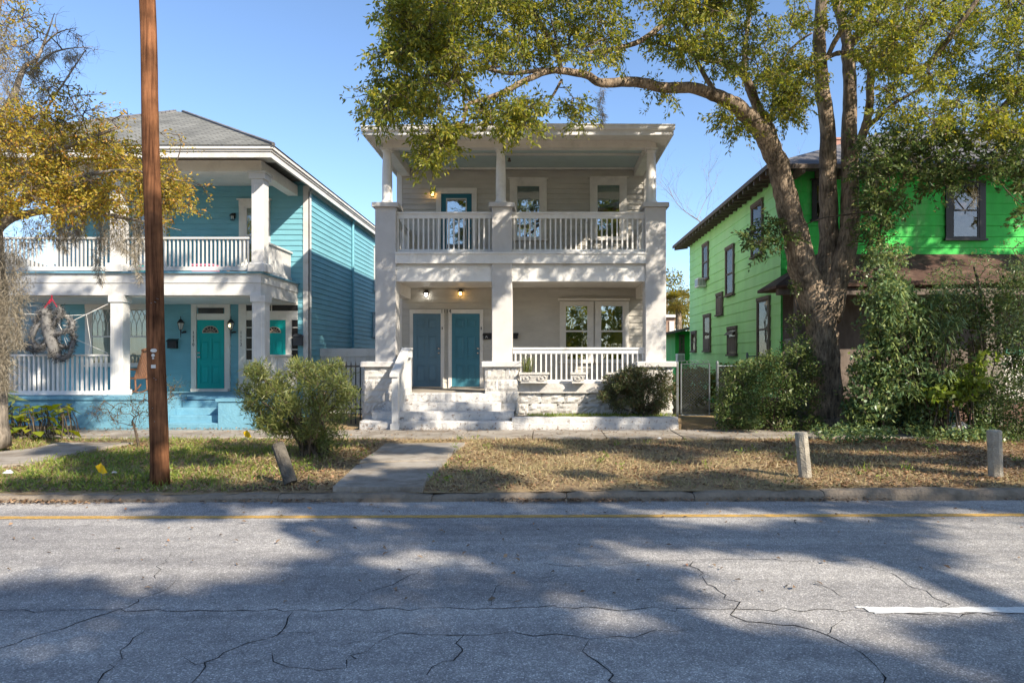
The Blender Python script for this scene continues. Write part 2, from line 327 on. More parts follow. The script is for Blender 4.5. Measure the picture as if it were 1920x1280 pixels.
l_aza = leafmat('bronze green leaves', [(.05, .085, .03), (.09, .11, .04), (.13, .085, .04), (.07, .11, .036), (.10, .085, .04)], trans=.2)
l_lush = leafmat('yellow green leaves', [(.12, .22, .015), (.25, .30, .02), (.36, .34, .03), (.16, .22, .02)], trans=.4)
l_vine = leafmat('sage green leaves', [(.07, .13, .055), (.12, .20, .085), (.19, .26, .12), (.24, .27, .08), (.09, .15, .045)], trans=.3, rough=.35)
l_hedge = leafmat('privet leaves', [(.13, .14, .015), (.22, .19, .025), (.09, .11, .015), (.28, .20, .03)])
l_grass = leafmat('green grass blades', [(.10, .18, .03), (.18, .26, .045), (.30, .32, .07), (.14, .21, .035)], trans=.3)
l_straw = leafmat('straw blades', [(.38, .30, .165), (.52, .43, .24), (.32, .27, .13), (.23, .23, .10), (.47, .38, .21), (.20, .15, .09)], trans=.2)
l_litter = leafmat('dead leaves', [(.16, .10, .06), (.28, .18, .10), (.33, .20, .11), (.21, .15, .10), (.11, .08, .055), (.40, .28, .17), (.30, .15, .08)], trans=.1)
l_moss = leafmat('spanish moss', [(.20, .175, .135), (.30, .265, .205), (.38, .34, .27), (.24, .205, .15)], trans=.25, rough=.9, spec=.05)
l_palm = leafmat('palm leaves', [(.10, .13, .03), (.25, .20, .04), (.33, .25, .05), (.16, .16, .03)])
l_fur = leafmat('grey fur', [(.035, .034, .032), (.10, .097, .095), (.24, .235, .23), (.015, .015, .015)], trans=.05, rough=.9)
# ---------------------------------------------------------------- ground, road, kerb
mb = MB(); mb.quad((-1500, -1500, -.02), (1500, -1500, -.02), (1500, 1500, -.02), (-1500, 1500, -.02)); tag(mb.build('ground', m_soil), kind='structure')
def kerbY(x): return 8.62 + .012 * x
def kerbZ(x): return .118 + .0035 * x + .008 * math.sin(x * 1.7)
mb = MB()
mb.quad((-150, -5, 0), (150, -5, 0), (150, kerbY(150) + .1, 0), (-150, kerbY(-150) + .1, 0))
mb.k = 1
def crackline(pts, w=.016, jag=.035, z=.0025):
    pp = []
    for (a, b) in zip(pts[:-1], pts[1:]):
        A = np.array(G(*a, 0.)[:2]); B = np.array(G(*b, 0.)[:2]); n = max(2, int(np.linalg.norm(B - A) / .09))
        for q in range(n): pp.append(A + (B - A) * q / n + (R.normal(size=2) * jag * .8 if q else 0))
    pp.append(np.array(G(*pts[-1], 0.)[:2])); m = len(pp); vs = []
    for i, p in enumerate(pp):
        d = pp[min(i + 1, m - 1)] - pp[max(i - 1, 0)]; d = d / (np.linalg.norm(d) + 1e-9); nrm = np.array([-d[1], d[0]])
        ww = w * .62 * rnd.uniform(.2, 1.1) * (.35 if i in (0, m - 1) else 1) * .5
        for s in (-1, 1): vs.append((p[0] + s * nrm[0] * ww, p[1] + s * nrm[1] * ww, z))
    mb.add(vs, [(2 * i, 2 * i + 1, 2 * i + 3, 2 * i + 2) for i in range(m - 1)])
for c, w in [([(-60, 1142), (120, 1143), (300, 1142), (430, 1145), (640, 1142), (960, 1139), (1200, 1141), (1400, 1142), (1600, 1143)], .020),
          ([(-30, 1225), (90, 1185), (200, 1150), (240, 1138), (300, 1110), (330, 1086)], .02), ([(330, 1086), (300, 1070), (292, 1085), (310, 1050), (322, 1035)], .008),
          ([(180, 1285), (205, 1245), (225, 1220), (250, 1195), (272, 1180)], .017), ([(355, 1285), (385, 1250), (410, 1232), (440, 1215), (520, 1190), (537, 1170), (550, 1145)], .016),
          ([(340, 1228), (365, 1245), (410, 1245)], .011), ([(520, 1190), (580, 1186), (640, 1177), (690, 1185), (740, 1180)], .013),
          ([(510, 1224), (540, 1250), (600, 1257), (650, 1252), (668, 1235), (670, 1225), (705, 1205), (750, 1186), (790, 1190), (870, 1190), (960, 1183), (1000, 1192), (1060, 1190), (1105, 1198), (1160, 1192), (1230, 1180), (1300, 1178)], .015),
          ([(870, 1190), (866, 1215), (850, 1238), (810, 1250), (800, 1265)], .015), ([(1105, 1198), (1092, 1220), (1120, 1240), (1150, 1265), (1160, 1285)], .015),
          ([(640, 1142), (690, 1110), (750, 1088), (790, 1067)], .013), ([(1000, 1058), (1100, 1060), (1200, 1053), (1300, 1049), (1400, 1048), (1560, 1052), (1620, 1050)], .012),
          ([(1300, 1052), (1310, 1080), (1340, 1100), (1380, 1140), (1400, 1165), (1470, 1172), (1550, 1190), (1600, 1215), (1640, 1245), (1655, 1285)], .022),
          ([(1550, 1190), (1560, 1175), (1582, 1160)], .012), ([(1640, 1058), (1700, 1095), (1750, 1120), (1800, 1150)], .014), ([(1520, 1090), (1560, 1105), (1580, 1120)], .01),
          ([(1430, 950), (1450, 958), (1475, 968), (1500, 985)], .012), ([(360, 975), (400, 955)], .01), ([(600, 1210), (700, 1200)], .006), ([(905, 1138), (930, 1100), (960, 1085)], .008), ([(960, 1085), (1040, 1080)], .009),
          ([(620, 1075), (720, 1075), (850, 1058), (960, 1056)], .008), ([(1000, 1090), (1080, 1082)], .009), ([(1600, 1143), (1760, 1152), (1960, 1150)], .018)]:
    crackline(c, w)
tag(mb.build('road', [m_asph, m_crack], recalc=False), kind='structure')
mb = MB()
def stripe(pa, pb, w, z, n=60, jag=.006):
    A = np.array(G(*pa, 0.)[:2]); B = np.array(G(*pb, 0.)[:2]); vs = []
    for i in range(n + 1):
        p = A + (B - A) * i / n
        vs += [(p[0], p[1] - w / 2 + rnd.uniform(-jag, jag), z), (p[0], p[1] + w / 2 + rnd.uniform(-jag, jag), z)]
    mb.add(vs, [(2 * i, 2 * i + 2, 2 * i + 3, 2 * i + 1) for i in range(n)])
stripe((-900, 973), (2900, 962.5), .13, .005, 200)
tag(mb.build('yellow_line', m_yel, recalc=False), kind='structure')
mb = MB(); stripe((1625, 1144), (2700, 1143), .105, .006, 60, .012)
stripe((1604, 1138), (1630, 1139), .03, .0062, 8, .01); stripe((1640, 1150), (1675, 1149), .02, .0062, 8, .006)
tag(mb.build('white_lane_line', m_wht, recalc=False), kind='structure')
# kerb stones
mb = MB(); x = -46.
while x < 46:
    L = rnd.uniform(1.5, 2.6); x1 = x + L; n = 10
    hz = rnd.uniform(-.012, .012); sh = rnd.uniform(-.02, .02); vs = []
    for i in range(n + 1):
        t = x + .004 + (L - .008) * i / n; y = kerbY(t) + sh + rnd.uniform(-.02, .02); h = kerbZ(t) - .022 + hz + rnd.uniform(-.012, .012) - (.012 * (i in (0, n)))
        vs += [(t, y - .02, -.05), (t, y - .008, h * .55), (t, y + .006, h - .03), (t, y + .035, h), (t, y + .16, h + .004), (t, y + .18, -.05)]
    mb.add(vs, [(6 * i + q, 6 * i + q + 1, 6 * i + 7 + q, 6 * i + 6 + q) for i in range(n) for q in range(5)] + [tuple(range(6)), tuple(range(6 * n + 5, 6 * n - 1, -1))])
    x = x1
tag(mb.build('kerb', m_kerb), kind='structure')
def gz(x, y):                                   # verge relief
    k = kerbZ(max(-14, min(14, x))) - .012; t = min(1, max(0, (y - 8.8) / 2.5))
    return k + (.14 - k) * t + .02 * math.sin(x * .9 + y) * t * (1 if y < 13.6 else 0) + .012 * math.sin(x * 2.3 - y * 1.7) * t * (1 if y < 13.6 else 0)
nx, ny = 160, 46; vs = []
for j in range(ny + 1):
    for i in range(nx + 1):
        x = -40 + 80 * i / nx; t = j / ny; y = kerbY(x) + .12 + (t ** 2) * 32; vs.append((x, y, gz(x, y) - .01))
mb = MB(); mb.add(vs, [(j * (nx + 1) + i, j * (nx + 1) + i + 1, (j + 1) * (nx + 1) + i + 1, (j + 1) * (nx + 1) + i) for j in range(ny) for i in range(nx)])
tag(mb.build('verge', m_soil, smooth=True, recalc=False), kind='structure')
# far-side ground beyond the lots, near-side verge behind the viewpoint
mb = MB(); mb.box(-60, 60, -1.9, -1.7, -.05, .12); tag(mb.build('near_kerb', m_kerb), kind='structure')
mb = MB(); mb.quad((-60, -40, .11), (60, -40, .11), (60, -1.9, .11), (-60, -1.9, .11)); tag(mb.build('near_verge', m_soil), kind='structure')
# sidewalk slabs
SY0, SY1 = 14.15, 15.62
mb = MB(); x = -40.
while x < 40:
    w = rnd.uniform(1.45, 1.6); t = rnd.uniform(-.006, .006); d = rnd.uniform(-.03, .03)
    mb.cbox(x + .008, x + w - .008, SY0 + d, SY1 + d * .5, .05, .172 + t, .006); x += w
tag(mb.build('sidewalk', m_conc), kind='structure')
mb = MB()
def slab(poly, z): mb.prism([(lambda q: (q[0], max(q[1], kerbY(q[0]) + .16)))(G(a, b, z)) for a, b in poly], z - .1, z)
slab([(608, 922), (640, 925), (785, 920), (800, 897), (838, 862), (672, 868)], .158)
slab([(675, 864), (836, 860), (855, 842), (872, 829), (722, 831), (705, 845)], .166)
tag(mb.build('walkway', m_conc), kind='structure')
mb = MB(); slab([(-30, 874), (60, 866), (125, 852), (190, 838), (250, 829), (110, 829), (60, 840), (-40, 850)], .163)
tag(mb.build('footpath', m_conc), kind='structure')
# ---------------------------------------------------------------- building kit
def casing(mb, u0, u1, v0, v1, fw, hd, sill=True, proud=.07, cap=True):
    mb.box(u0 - fw, u0, 0, proud, v0, v1); mb.box(u1, u1 + fw, 0, proud, v0, v1)
    mb.box(u0 - fw - .002, u1 + fw + .002, 0, proud + .012, v1, v1 + hd)
    if cap: mb.box(u0 - fw - .05, u1 + fw + .05, 0, proud + .05, v1 + hd, v1 + hd + .035)
def window(par, T, u0, u1, v0, v1, m_c, fw=.13, hd=.17, meet=.5, blind=0., m_b=None, glass=None, sash=.045, cap=True, muntin=0, label=None, lattice=False, interior=None):
    mb = MB(T); casing(mb, u0, u1, v0, v1, fw, hd, cap=cap); w = mb.build('window', m_c, par)
    if label: w['label'] = label
    mb = MB(T); mb.box(u0 - fw - .04, u1 + fw + .04, 0, .11, v0 - .055, v0 - .001); mb.build('sill', m_c, w)
    vm = v0 + (v1 - v0) * meet; mb = MB(T); a, b = .033, .060
    mb.box(u0 + .001, u0 + sash, a, b, v0, v1); mb.box(u1 - sash, u1 - .001, a, b, v0, v1); mb.box(u0 + sash, u1 - sash, a, b - .002, v0, v0 + sash * 1.3); mb.box(u0 + sash, u1 - sash, a, b - .002, v1 - sash, v1)
    if meet: mb.box(u0 + sash, u1 - sash, a, b + .006, vm - .022, vm + .022)
    if muntin:
        for i in range(1, muntin): q = v0 + (v1 - v0) * i / muntin; mb.box(u0 + sash, u1 - sash, a, b - .004, q - .012, q + .012)
    if lattice:
        k = 4; du = (u1 - u0 - 2 * sash) / k; top = v1 - sash
        for i in range(k + 1):
            q = u0 + sash + du * i
            if 0 < i < k: mb.box(q - .008, q + .008, a, b - .006, vm, top - .42)
            for s in (-1, 1):
                for (A, B) in (((q, top - .42), (q + s * du / 2, top - .21)), ((q + s * du / 2, top - .21), (q + s * du, top))) if 0 <= i + s <= k else ():
                    mb.tube([(A[0], .045, A[1]), (B[0], .045, B[1])], .009, 4)
                mb.tube([(q, .045, top - .42), (q, .045, top - .40)], .009, 4)
    mb.build('sash', m_c, w)
    mb = MB(T); mb.box(u0 + .02, u1 - .02, .030, .0315, v0, v1); mb.build('interior', interior or m_room, w)
    if blind:
        mb = MB(T); mb.box(u0 + .03, u1 - .03, .0325, .0345, v1 - (v1 - v0) * blind, v1 - .01); mb.build('blind', m_b or m_blind, w)
    mb = MB(T); mb.box(u0 + .03, u1 - .03, .039, .042, v0 + .03, v1 - .02); mb.build('pane', glass or m_glass, w)
    return w
def doorleaf(par, T, u0, u1, v0, v1, mat, hs=1, rows=((.06, .30), (.38, .70), (.80, .93)), fan=False, lite=None, name='door', label=None, w0=.04):
    mb = MB(T); w1 = w0 + .02; W = u1 - u0; H = v1 - v0
    mb.box(u0, u1, 0.005, w0, v0, v1)
    cols = ((.13, .45), (.55, .87))
    def ring(a, b, c, d):                       # moulded raised panel
        mb.box(a, b, w0, w0 + .006, c, d); e = .022
        mb.add([(a + e, w0 + .006, c + e), (b - e, w0 + .006, c + e), (b - e, w0 + .006, d - e), (a + e, w0 + .006, d - e), (a + 2 * e, w0 + .017, c + 2 * e), (b - 2 * e, w0 + .017, c + 2 * e), (b - 2 * e, w0 + .017, d - 2 * e), (a + 2 * e, w0 + .017, d - 2 * e)],
               [(0, 1, 5, 4), (1, 2, 6, 5), (2, 3, 7, 6), (3, 0, 4, 7), (4, 5, 6, 7)])
    us = [0] + [c for p in cols for c in p] + [1]
    if lite is None:
        # stiles and rails stand proud, panels sit in the wells
        for (a, b) in ((0, .13), (.45, .55), (.87, 1)): mb.box(u0 + a * W, u0 + b * W, w0 - .001, w1, v0, v1)
        vs = [0] + [r for p in rows for r in p] + [1]
        for i in range(0, len(vs), 2):
            for (a, b) in cols: mb.box(u0 + a * W + .001, u0 + b * W - .001, w0 - .001, w1 - .001, v0 + vs[i] * H, v0 + vs[i + 1] * H)
        for r in rows:
            for c in cols: ring(u0 + c[0] * W + .012, u0 + c[1] * W - .012, v0 + r[0] * H + .012, v0 + r[1] * H - .012)
    d = mb.build(name, mat, par)
    if label: d['label'] = label
    hu = u0 + (.93 if hs > 0 else .07) * W
    mb = MB(T)
    for hv in (v0 + .46 * H, v0 + .52 * H):
        mb.tube([(hu, w1, hv), (hu, w1 + .012, hv)], .033, 12); mb.tube([(hu, w1 + .01, hv), (hu, w1 + .035, hv), (hu, w1 + .05, hv), (hu, w1 + .065, hv)], [.012, .02, .03, .012], 10)
    mb.build('handle', m_nickel, d, smooth=True)
    if fan:
        cu = (u0 + u1) / 2; cv = v0 + .815 * H; rr = .29 * W
        mb = MB(T); n = 20; pts = [(cu + rr * math.cos(math.pi * i / n), w1 + .002, cv + rr * .85 * math.sin(math.pi * i / n)) for i in range(n + 1)]
        mb.add(pts + [(cu, w1 + .002, cv)], [(i, i + 1, n + 1) for i in range(n)]); f = mb.build('fanlight', m_fan, d, recalc=False)
        mb = MB(T); mb.tube([(p[0], w1 + .006, p[2]) for p in pts] + [(pts[0][0], w1 + .006, pts[0][2])], .012, 6)
        for i in range(1, 6):
            a = math.pi * i / 6; mb.tube([(cu, w1 + .005, cv), (cu + rr * math.cos(a), w1 + .005, cv + rr * .85 * math.sin(a))], .0055, 4)
        mb.tube([(cu + rr * .55 * math.cos(math.pi * i / 10), w1 + .005, cv + rr * .47 * math.sin(math.pi * i / 10)) for i in range(11)], .005, 4)
        mb.build('fan_came', m_came, d)
    if lite:
        a, b, c, e = u0 + lite[0] * W, u0 + lite[1] * W, v0 + lite[2] * H, v0 + lite[3] * H
        mb = MB(T); t = .03; mb.box(a - t, a, w0, w1 + .01, c - t, e + t); mb.box(b, b + t, w0, w1 + .01, c - t, e + t); mb.box(a, b, w0, w1 + .009, c - t, c); mb.box(a, b, w0, w1 + .009, e, e + t); mb.build('lite_frame', m_white, d)
        mb = MB(T); mb.box(a, b, w0 + .001, w0 + .003, c, e); mb.box(a, b, w0 + .004, w0 + .0055, e - .14 * (e - c), e); mb.build('lite_backing', m_room, d)
        mb = MB(T); mb.box(a, b, w0 + .008, w0 + .011, c, e); mb.build('pane', m_glass2, d)
    return d
m_fan = paint('leaded fanlight glass', (.03, .028, .03), rough=.15, bump=0, spec=.6); m_came = paint('brass came', (.55, .45, .36), rough=.5, bump=0)
def railing(par, p0, p1, zb, zt, sp, bal=.038, cap=.12, mat=None, board=.11, brd=.10, label=None, gap=0.):
    """railing along a straight run: cap + top board + bottom rail, each baluster a sub-part"""
    mat = mat or m_rail; p0 = Vector(p0); p1 = Vector(p1); d = p1 - p0; L = d.length; d.normalize(); n = Vector((-d.y, d.x))
    def T(u, w, v): q = p0 + d * u + n * w; return (q.x, q.y, v)
    mb = MB(T); mb.box(0, L, -cap / 2, cap / 2, zt - .045, zt); mb.box(0, L, -.03, .03, zt - .045 - board, zt - .0451); mb.box(0, L, -.035, .035, zb + gap, zb + gap + brd)
    r = mb.build('railing', mat, par)
    if label: r['label'] = label
    k = max(1, int(round(L / sp))); s0 = None
    for i in range(k):
        u = (i + .5) * L / k
        if s0 is None:
            mb = MB(T); mb.box(u - bal / 2, u + bal / 2, -bal / 2, bal / 2, zb + gap + brd - .001, zt - .044 - board); s0 = mb.build('baluster', mat, r); u0 = u
        else: dd = d * (u - u0); inst(s0, r, (dd.x, dd.y, 0))
    return r
def lantern(label, pos, style='mini', bulb=None, grp=None, s=1.):
    x, y, z = pos
    t = thing('wall_lantern', label, 'lantern', pos, grp)
    mb = MB()
    if style == 'mini':
        mb.box(x - .045, x + .045, y - .012, y, z + .0, z + .16); mb.tube([(x, y - .01, z + .1), (x, y - .06, z + .14), (x, y - .11, z + .10)], .012, 6)
        mb.build('bracket', m_black, t)
        mb = MB(); mb.lathe([(.085, 0), (.08, .012), (.05, .05), (.02, .07)], (x, y - .11, z + .06), 12); mb.build('hood', m_black, t)
        mb = MB(); mb.lathe([(.028, 0), (.036, .01), (.036, .085)], (x, y - .11, z - .03), 12); mb.build('glass_shade', bulb or m_lampglass, t)
        mb = MB()
        for q in range(4): a = q * math.pi / 2 + .4; mb.tube([(x + .056 * math.cos(a), y - .11 + .056 * math.sin(a), z - .065), (x + .06 * math.cos(a), y - .11 + .06 * math.sin(a), z + .065)], .005, 4)
        mb.lathe([(.058, 0), (.058, .012)], (x, y - .11, z - .07), 12); mb.build('cage', m_black, t)
    else:
        mb = MB(); mb.lathe([(.02, -.03), (.055, -.02), (.055, .02), (.02, .03)], (x + .05, y - .03, z - .16), 12); mb.tube([(x + .05, y - .03, z - .15), (x + .03, y - .08, z - .2), (x, y - .12, z - .15), (x, y - .12, z - .1)], .012, 6); mb.tube([(x, y - .12, z - .12), (x, y - .12, z - .33)], [.018, .004], 6); mb.build('bracket', m_black, t)
        mb = MB(); mb.lathe([(.10, 0), (.085, .03), (.04, .10), (.012, .12), (.01, .17), (.003, .2)], (x, y - .12, z + .09), 10); mb.build('hood', m_black, t)
        mb = MB(); mb.lathe([(.045, 0), (.085, .17), (.085, .18)], (x, y - .12, z - .09), 8); mb.build('glass_shade', m_lampglass, t)
        if bulb: mb = MB(); mb.lathe([(.01, 0), (.022, .03), (.012, .07)], (x, y - .215, z - .02), 8); mb.build('bulb', bulb, t)
        mb = MB()
        for q in range(6): a = q * math.pi / 3; mb.tube([(x + .047 * math.cos(a), y - .12 + .047 * math.sin(a), z - .09), (x + .09 * math.cos(a), y - .12 + .09 * math.sin(a), z + .09)], .006, 4)
        mb.lathe([(.03, 0), (.05, .02)], (x, y - .12, z - .11), 10); mb.build('cage', m_black, t)
    return t
m_lampglass = paint('frosted lamp glass', (.5, .5, .46), rough=.2, bump=0, spec=.5)
def letters(par, name, T, s, u, v, size, w, mat, align='CENTER'):
    vs, fs = textverts(s, size, align); mb = MB(T); mb.add([(u + p[0], w + p[2], v + p[1]) for p in vs], fs); return mb.build(name, mat, par, recalc=False)
def rockface(mb, x0, x1, z0, z1, y, rows, bw, amp=.05, T=None):
    """rock-faced block courses facing the street"""
    h = (z1 - z0) / rows
    for r in range(rows):
        u = x0 - (bw * .5 if r % 2 else 0)
        while u < x1 - .02:
            a, b = max(x0, u), min(x1, u + bw * rnd.uniform(.85, 1.15)); u = b if b > x0 else u + bw
            if b - a < .08: b = min(x1, a + .1)
            n, m = 7, 5; vs = []
            for j in range(m + 1):
                for i in range(n + 1):
                    ed = i in (0, n) or j in (0, m)
                    dx = amp * (.35 + rnd.uniform(-.3, .75)) if not ed else 0
                    vs.append((a + .004 + (b - a - .008) * i / n, dx, z0 + h * r + .004 + (h - .008) * j / m))
            TT = T or (lambda u_, w_, v_: (u_, y - w_, v_))
            mb.add([TT(*p) for p in vs], [(j * (n + 1) + i, j * (n + 1) + i + 1, (j + 1) * (n + 1) + i + 1, (j + 1) * (n + 1) + i) for j in range(m) for i in range(n)])
def hip(mb, x0, x1, y0, y1, z, pitch, thick=.04):
    h = min(x1 - x0, y1 - y0) / 2; hz = h * math.tan(math.radians(pitch))
    if x1 - x0 < y1 - y0: a, b = ((x0 + x1) / 2, y0 + h), ((x0 + x1) / 2, y1 - h)
    else: a, b = (x0 + h, (y0 + y1) / 2), (x1 - h, (y0 + y1) / 2)
    v = [(x0, y0, z), (x1, y0, z), (x1, y1, z), (x0, y1, z), (a[0], a[1], z + hz), (b[0], b[1], z + hz)]
    if x1 - x0 < y1 - y0: mb.add(v, [(0, 1, 4), (1, 2, 5, 4), (2, 3, 5), (3, 0, 4, 5), (0, 3, 2, 1)])
    else: mb.add(v, [(0, 1, 5, 4), (1, 2, 5), (2, 3, 4, 5), (3, 0, 4), (0, 3, 2, 1)])
    return v
# ================================================================ GREY HOUSE
YC, YW = 17.0, 19.6
cx = lambda p: X(p, YC); wx = lambda p: X(p, YW); cz = lambda p: Z(p, YC); wz = lambda p: Z(p, YW)
GL, GR = wx(745), wx(1216)
gh = thing('grey_house', 'pale grey two-storey porch house with two blue front doors, between the blue and green houses', 'house', ((GL + GR) / 2, YC, .14))
T = TF(YW); FL1, FL2 = .95, 4.40
mb = MB(); mb.box(GL, GR, YW, 30, .1, 7.2); mb.T = T
siding(mb, GL + .13, GR - .13, FL1 - .2, 3.85, .19, .027, .004); siding(mb, GL + .13, GR - .13, 4.3, 7.2, .148, .027, .004)
mb.T = None
for zz in np.arange(.3, 7.1, .16): pass
mb.build('wall', m_greysid, gh)
for a, b in ((GL - .01, GL + .14), (GR - .14, GR + .01)): MB(T).box(a, b, 0, .035, FL1 - .3, 7.2).build('corner_board', m_trim, gh)
# porch slab, steps
mb = MB(); mb.box(cx(708), cx(1245), YC - .02, YW, .80, FL1); mb.box(cx(708), cx(1245), YC + .15, YW - .1, .1, .80); mb.build('porch_floor', m_porch, gh)
def piers():
    for (a, b) in ((703, 742), (922, 960), (1210, 1249)):
        x0, x1 = cx(a), cx(b)
        mb = MB(); mb.cbox(x0, x1, YC, YC + .5, 1.70, 5.57, .015); p = mb.build('pier', m_stucco, gh)
        mb = MB(); mb.cbox(x0 - .07, x1 + .07, YC - .07, YC + .57, 5.571, 5.68, .015); mb.build('pier_cap', m_stucco, p)
        xa, xb = {703: (cx(688), cx(748)), 922: (cx(911), cx(971)), 1210: (cx(1197), cx(1257))}[a]
        mb = MB(); mb.box(xa + .01, xb - .01, YC - .22, YC + .6, .1, 1.6); rockface(mb, xa, xb, .12, 1.6, YC - .23, 5, .55, .035)
        rockface(mb, YC - .23, YC + .6, .12, 1.6, 0, 5, .45, .05, T=lambda u, w, v, q=xb: (q + w - .01, u, v)); rockface(mb, YC - .23, YC + .6, .12, 1.6, 0, 5, .45, .05, T=lambda u, w, v, q=xa: (q - w + .01, u, v))
        mb.build('plinth', m_stone, p)
        mb = MB(); mb.cbox(xa - .09, xb + .09, YC - .33, YC + .66, 1.601, 1.73, .02); mb.build('plinth_cap', m_stucco, p)
        xc = {703: X(726, YC + .25), 922: X(939, YC + .25), 1210: X(1221, YC + .25)}[a]
        mb = MB(); mb.lathe([(.17, 0), (.17, .05), (.135, .09), (.125, .13), (.128, .5), (.122, .9), (.104, 1.28), (.10, 1.30), (.125, 1.33), (.125, 1.37)], (xc, YC + .25, 5.681), 20); c = mb.build('column', m_rail, gh, smooth=False)
        for q in c.data.polygons: q.use_smooth = abs(q.normal.z) < .9
        mb = MB(); mb.box(xc - .15, xc + .15, YC + .10, YC + .40, 7.051, 7.09); mb.build('capital', m_rail, c)
piers()
XL, XR = cx(742), cx(1210)
mb = MB(); mb.box(XL - .0, XR, YC - .06, YC + .06, cz(494), cz(477)); mb.box(XL + .0, XR, YC - .09, YC + .05, cz(477) + .001, cz(474) + .01); mb.build('deck_beam', m_rail, gh)
for a, b in ((742, 922), (960, 1210)): MB().box(cx(a) + .001, cx(b) - .001, YC + .05, YC + .2, cz(527), cz(499)).box(cx(a) + .002, cx(b) - .002, YC + .09, YC + .19, cz(499) + .001, cz(494) - .001).build('frieze_board', m_rail, gh)
mb = MB(); mb.box(XL - .3, XR + .3, YC + .21, YW - .001, 4.28, FL2); mb.build('upper_deck', m_porch, gh)
mb = MB(); mb.box(XL - .3, XR + .3, YC + .21, YW - .03, 3.82, 3.86); mb.build('lower_ceiling', m_trim, gh)
for a in (cx(716), cx(1218)): MB().box(a, a + .22, YC + .5, YW - .03, 3.50, 3.815).build('side_beam', m_trim, gh)
# upper beam, ceiling, eaves, roof
YE = 16.2; E0, E1 = X(680, YE), X(1263, YE)
mb = MB(); mb.box(cx(716), cx(1232), YC + .12, YC + .38, 7.091, 7.26); mb.build('porch_beam', m_trim, gh)
for a in (X(726, YC + .25) - .13, X(1221, YC + .25) - .13): MB().box(a, a + .26, YC + .381, YW - .03, 7.02, 7.255).build('side_plate', m_trim, gh)
mb = MB(); mb.box(cx(716), cx(1232), YC + .39, YW - .03, 7.256, 7.30); mb.build('porch_ceiling', m_ceil, gh)
MB().box(XL - .1, XR + .1, YC + 1.15, YC + 1.24, 7.21, 7.2555).build('ceiling_batten', m_trim, gh); MB().box(XL - .1, XR + .1, YW - .1, YW - .035, 7.20, 7.2554).build('ceiling_batten', m_trim, gh)
for pp in ((X(955, 18.6), 18.6),):
    mb = MB(); mb.lathe([(.05, 0), (.05, .02), (.03, .05), (.03, .09)], (pp[0], pp[1], 7.165), 10); mb.build('ceiling_socket', m_dkwood, gh)
mb = MB(); hip(mb, E0, E1, YE, 30.6, 7.30, 19.5); r = mb.build('roof', m_roofg, gh)
mb = MB()                                          # sloped soffit boards all round
for (p0, p1, p2, p3) in (((E0, YE + .02, 7.14), (E1, YE + .02, 7.14), (cx(1232), YC + .12, 7.262), (cx(716), YC + .12, 7.262)),):
    mb.quad(p0, p1, p2, p3)
mb.quad((E0 + .02, YE, 7.14), (E0 + .02, 30.5, 7.14), (E0 + .5, 30.5, 7.262), (E0 + .5, YC, 7.262)); mb.quad((E1 - .02, YE, 7.14), (E1 - .02, 30.5, 7.14), (E1 - .5, 30.5, 7.262), (E1 - .5, YC, 7.262))
mb.build('soffit', m_trim, gh, recalc=False)
mb = MB()
for (a, b, c, d) in ((E0, E1, YE - .02, YE + .02), (E0 - .0, E0 + .04, YE + .021, 30.6), (E1 - .04, E1, YE + .021, 30.6)): mb.box(a, b, c, d, 7.10, 7.299)
mb.build('fascia', m_rail, gh)
mb = MB()                                          # ogee gutter on the front eave
prof = [(0, 7.17), (-.05, 7.17), (-.07, 7.20), (-.075, 7.24), (-.10, 7.27), (-.10, 7.285), (0, 7.285)]
vs = []
for xx in np.linspace(E0 - .02, E1 + .02, 30): dz = .025 * math.sin((xx - E0) * .5) + .05 * (xx - E0) / (E1 - E0); vs += [(xx, YE - .021 + p[0], p[1] + dz) for p in prof]
k = len(prof); mb.add(vs, [(i * k + q, i * k + (q + 1) % k, (i + 1) * k + (q + 1) % k, (i + 1) * k + q) for i in range(29) for q in range(k)] + [tuple(range(k)), tuple(range(29 * k, 30 * k))])
mb.build('gutter', m_rail, r)
# railings
zb = cz(474) + .015; zt = cz(395)
yr = YC + .2
railing(gh, (X(742, yr), yr), (X(922, yr), yr), zb, zt, .128); railing(gh, (X(960, yr), yr), (X(1210, yr), yr), zb, zt, .128)
railing(gh, (X(730, yr), YC + .5), (X(730, yr), YW - .04), zb, zt, .15); railing(gh, (X(1222, yr), YC + .5), (X(1222, yr), YW - .04), zb, zt, .15)
railing(gh, (X(962, yr), yr), (X(1210, yr), yr), 1.17, cz(651), .128)
# doors
d0, d1, dt = wz(724), wz(588), .0
for (a, b, m, lb) in ((775, 827, m_slate, 'slate blue six-panel door, the left of the pair'), (847.5, 900, m_teal2, 'deeper teal blue six-panel door, the right of the pair')):
    mb = MB(T); u0, u1 = wx(a), wx(b); casing(mb, u0, u1, d0 - .05, d1, .095, .115, cap=False); fr = mb.build('door_frame', m_trim, gh)
    doorleaf(gh, T, u0 + .004, u1 - .004, d0, d1 - .004, m, hs=1, label=lb)
    mb = MB(T); mb.box(u0 - .02, u1 + .02, 0, .12, FL1, d0 - .002); mb.build('threshold', m_nickel, fr)
    mb = MB(T); mb.box(u1 + .03, u1 + .055, .07, .085, d0 + 1.62, d0 + 1.70); mb.build('doorbell', m_black, fr)
letters(gh, 'house_number', T, '1114', wx(837), wz(587), .155, .088, m_black)
mb = MB(T); u0, u1, v0, v1 = wx(827.5), wx(885), FL2 + .05, wz(364); casing(mb, u0, u1, v0, v1, .14, .16, cap=False); mb.build('door_frame', m_trim, gh)
doorleaf(gh, T, u0, u1, v0, v1, m_teal, hs=1, lite=(.20, .80, .08, .92), label='teal balcony door with one large pane')
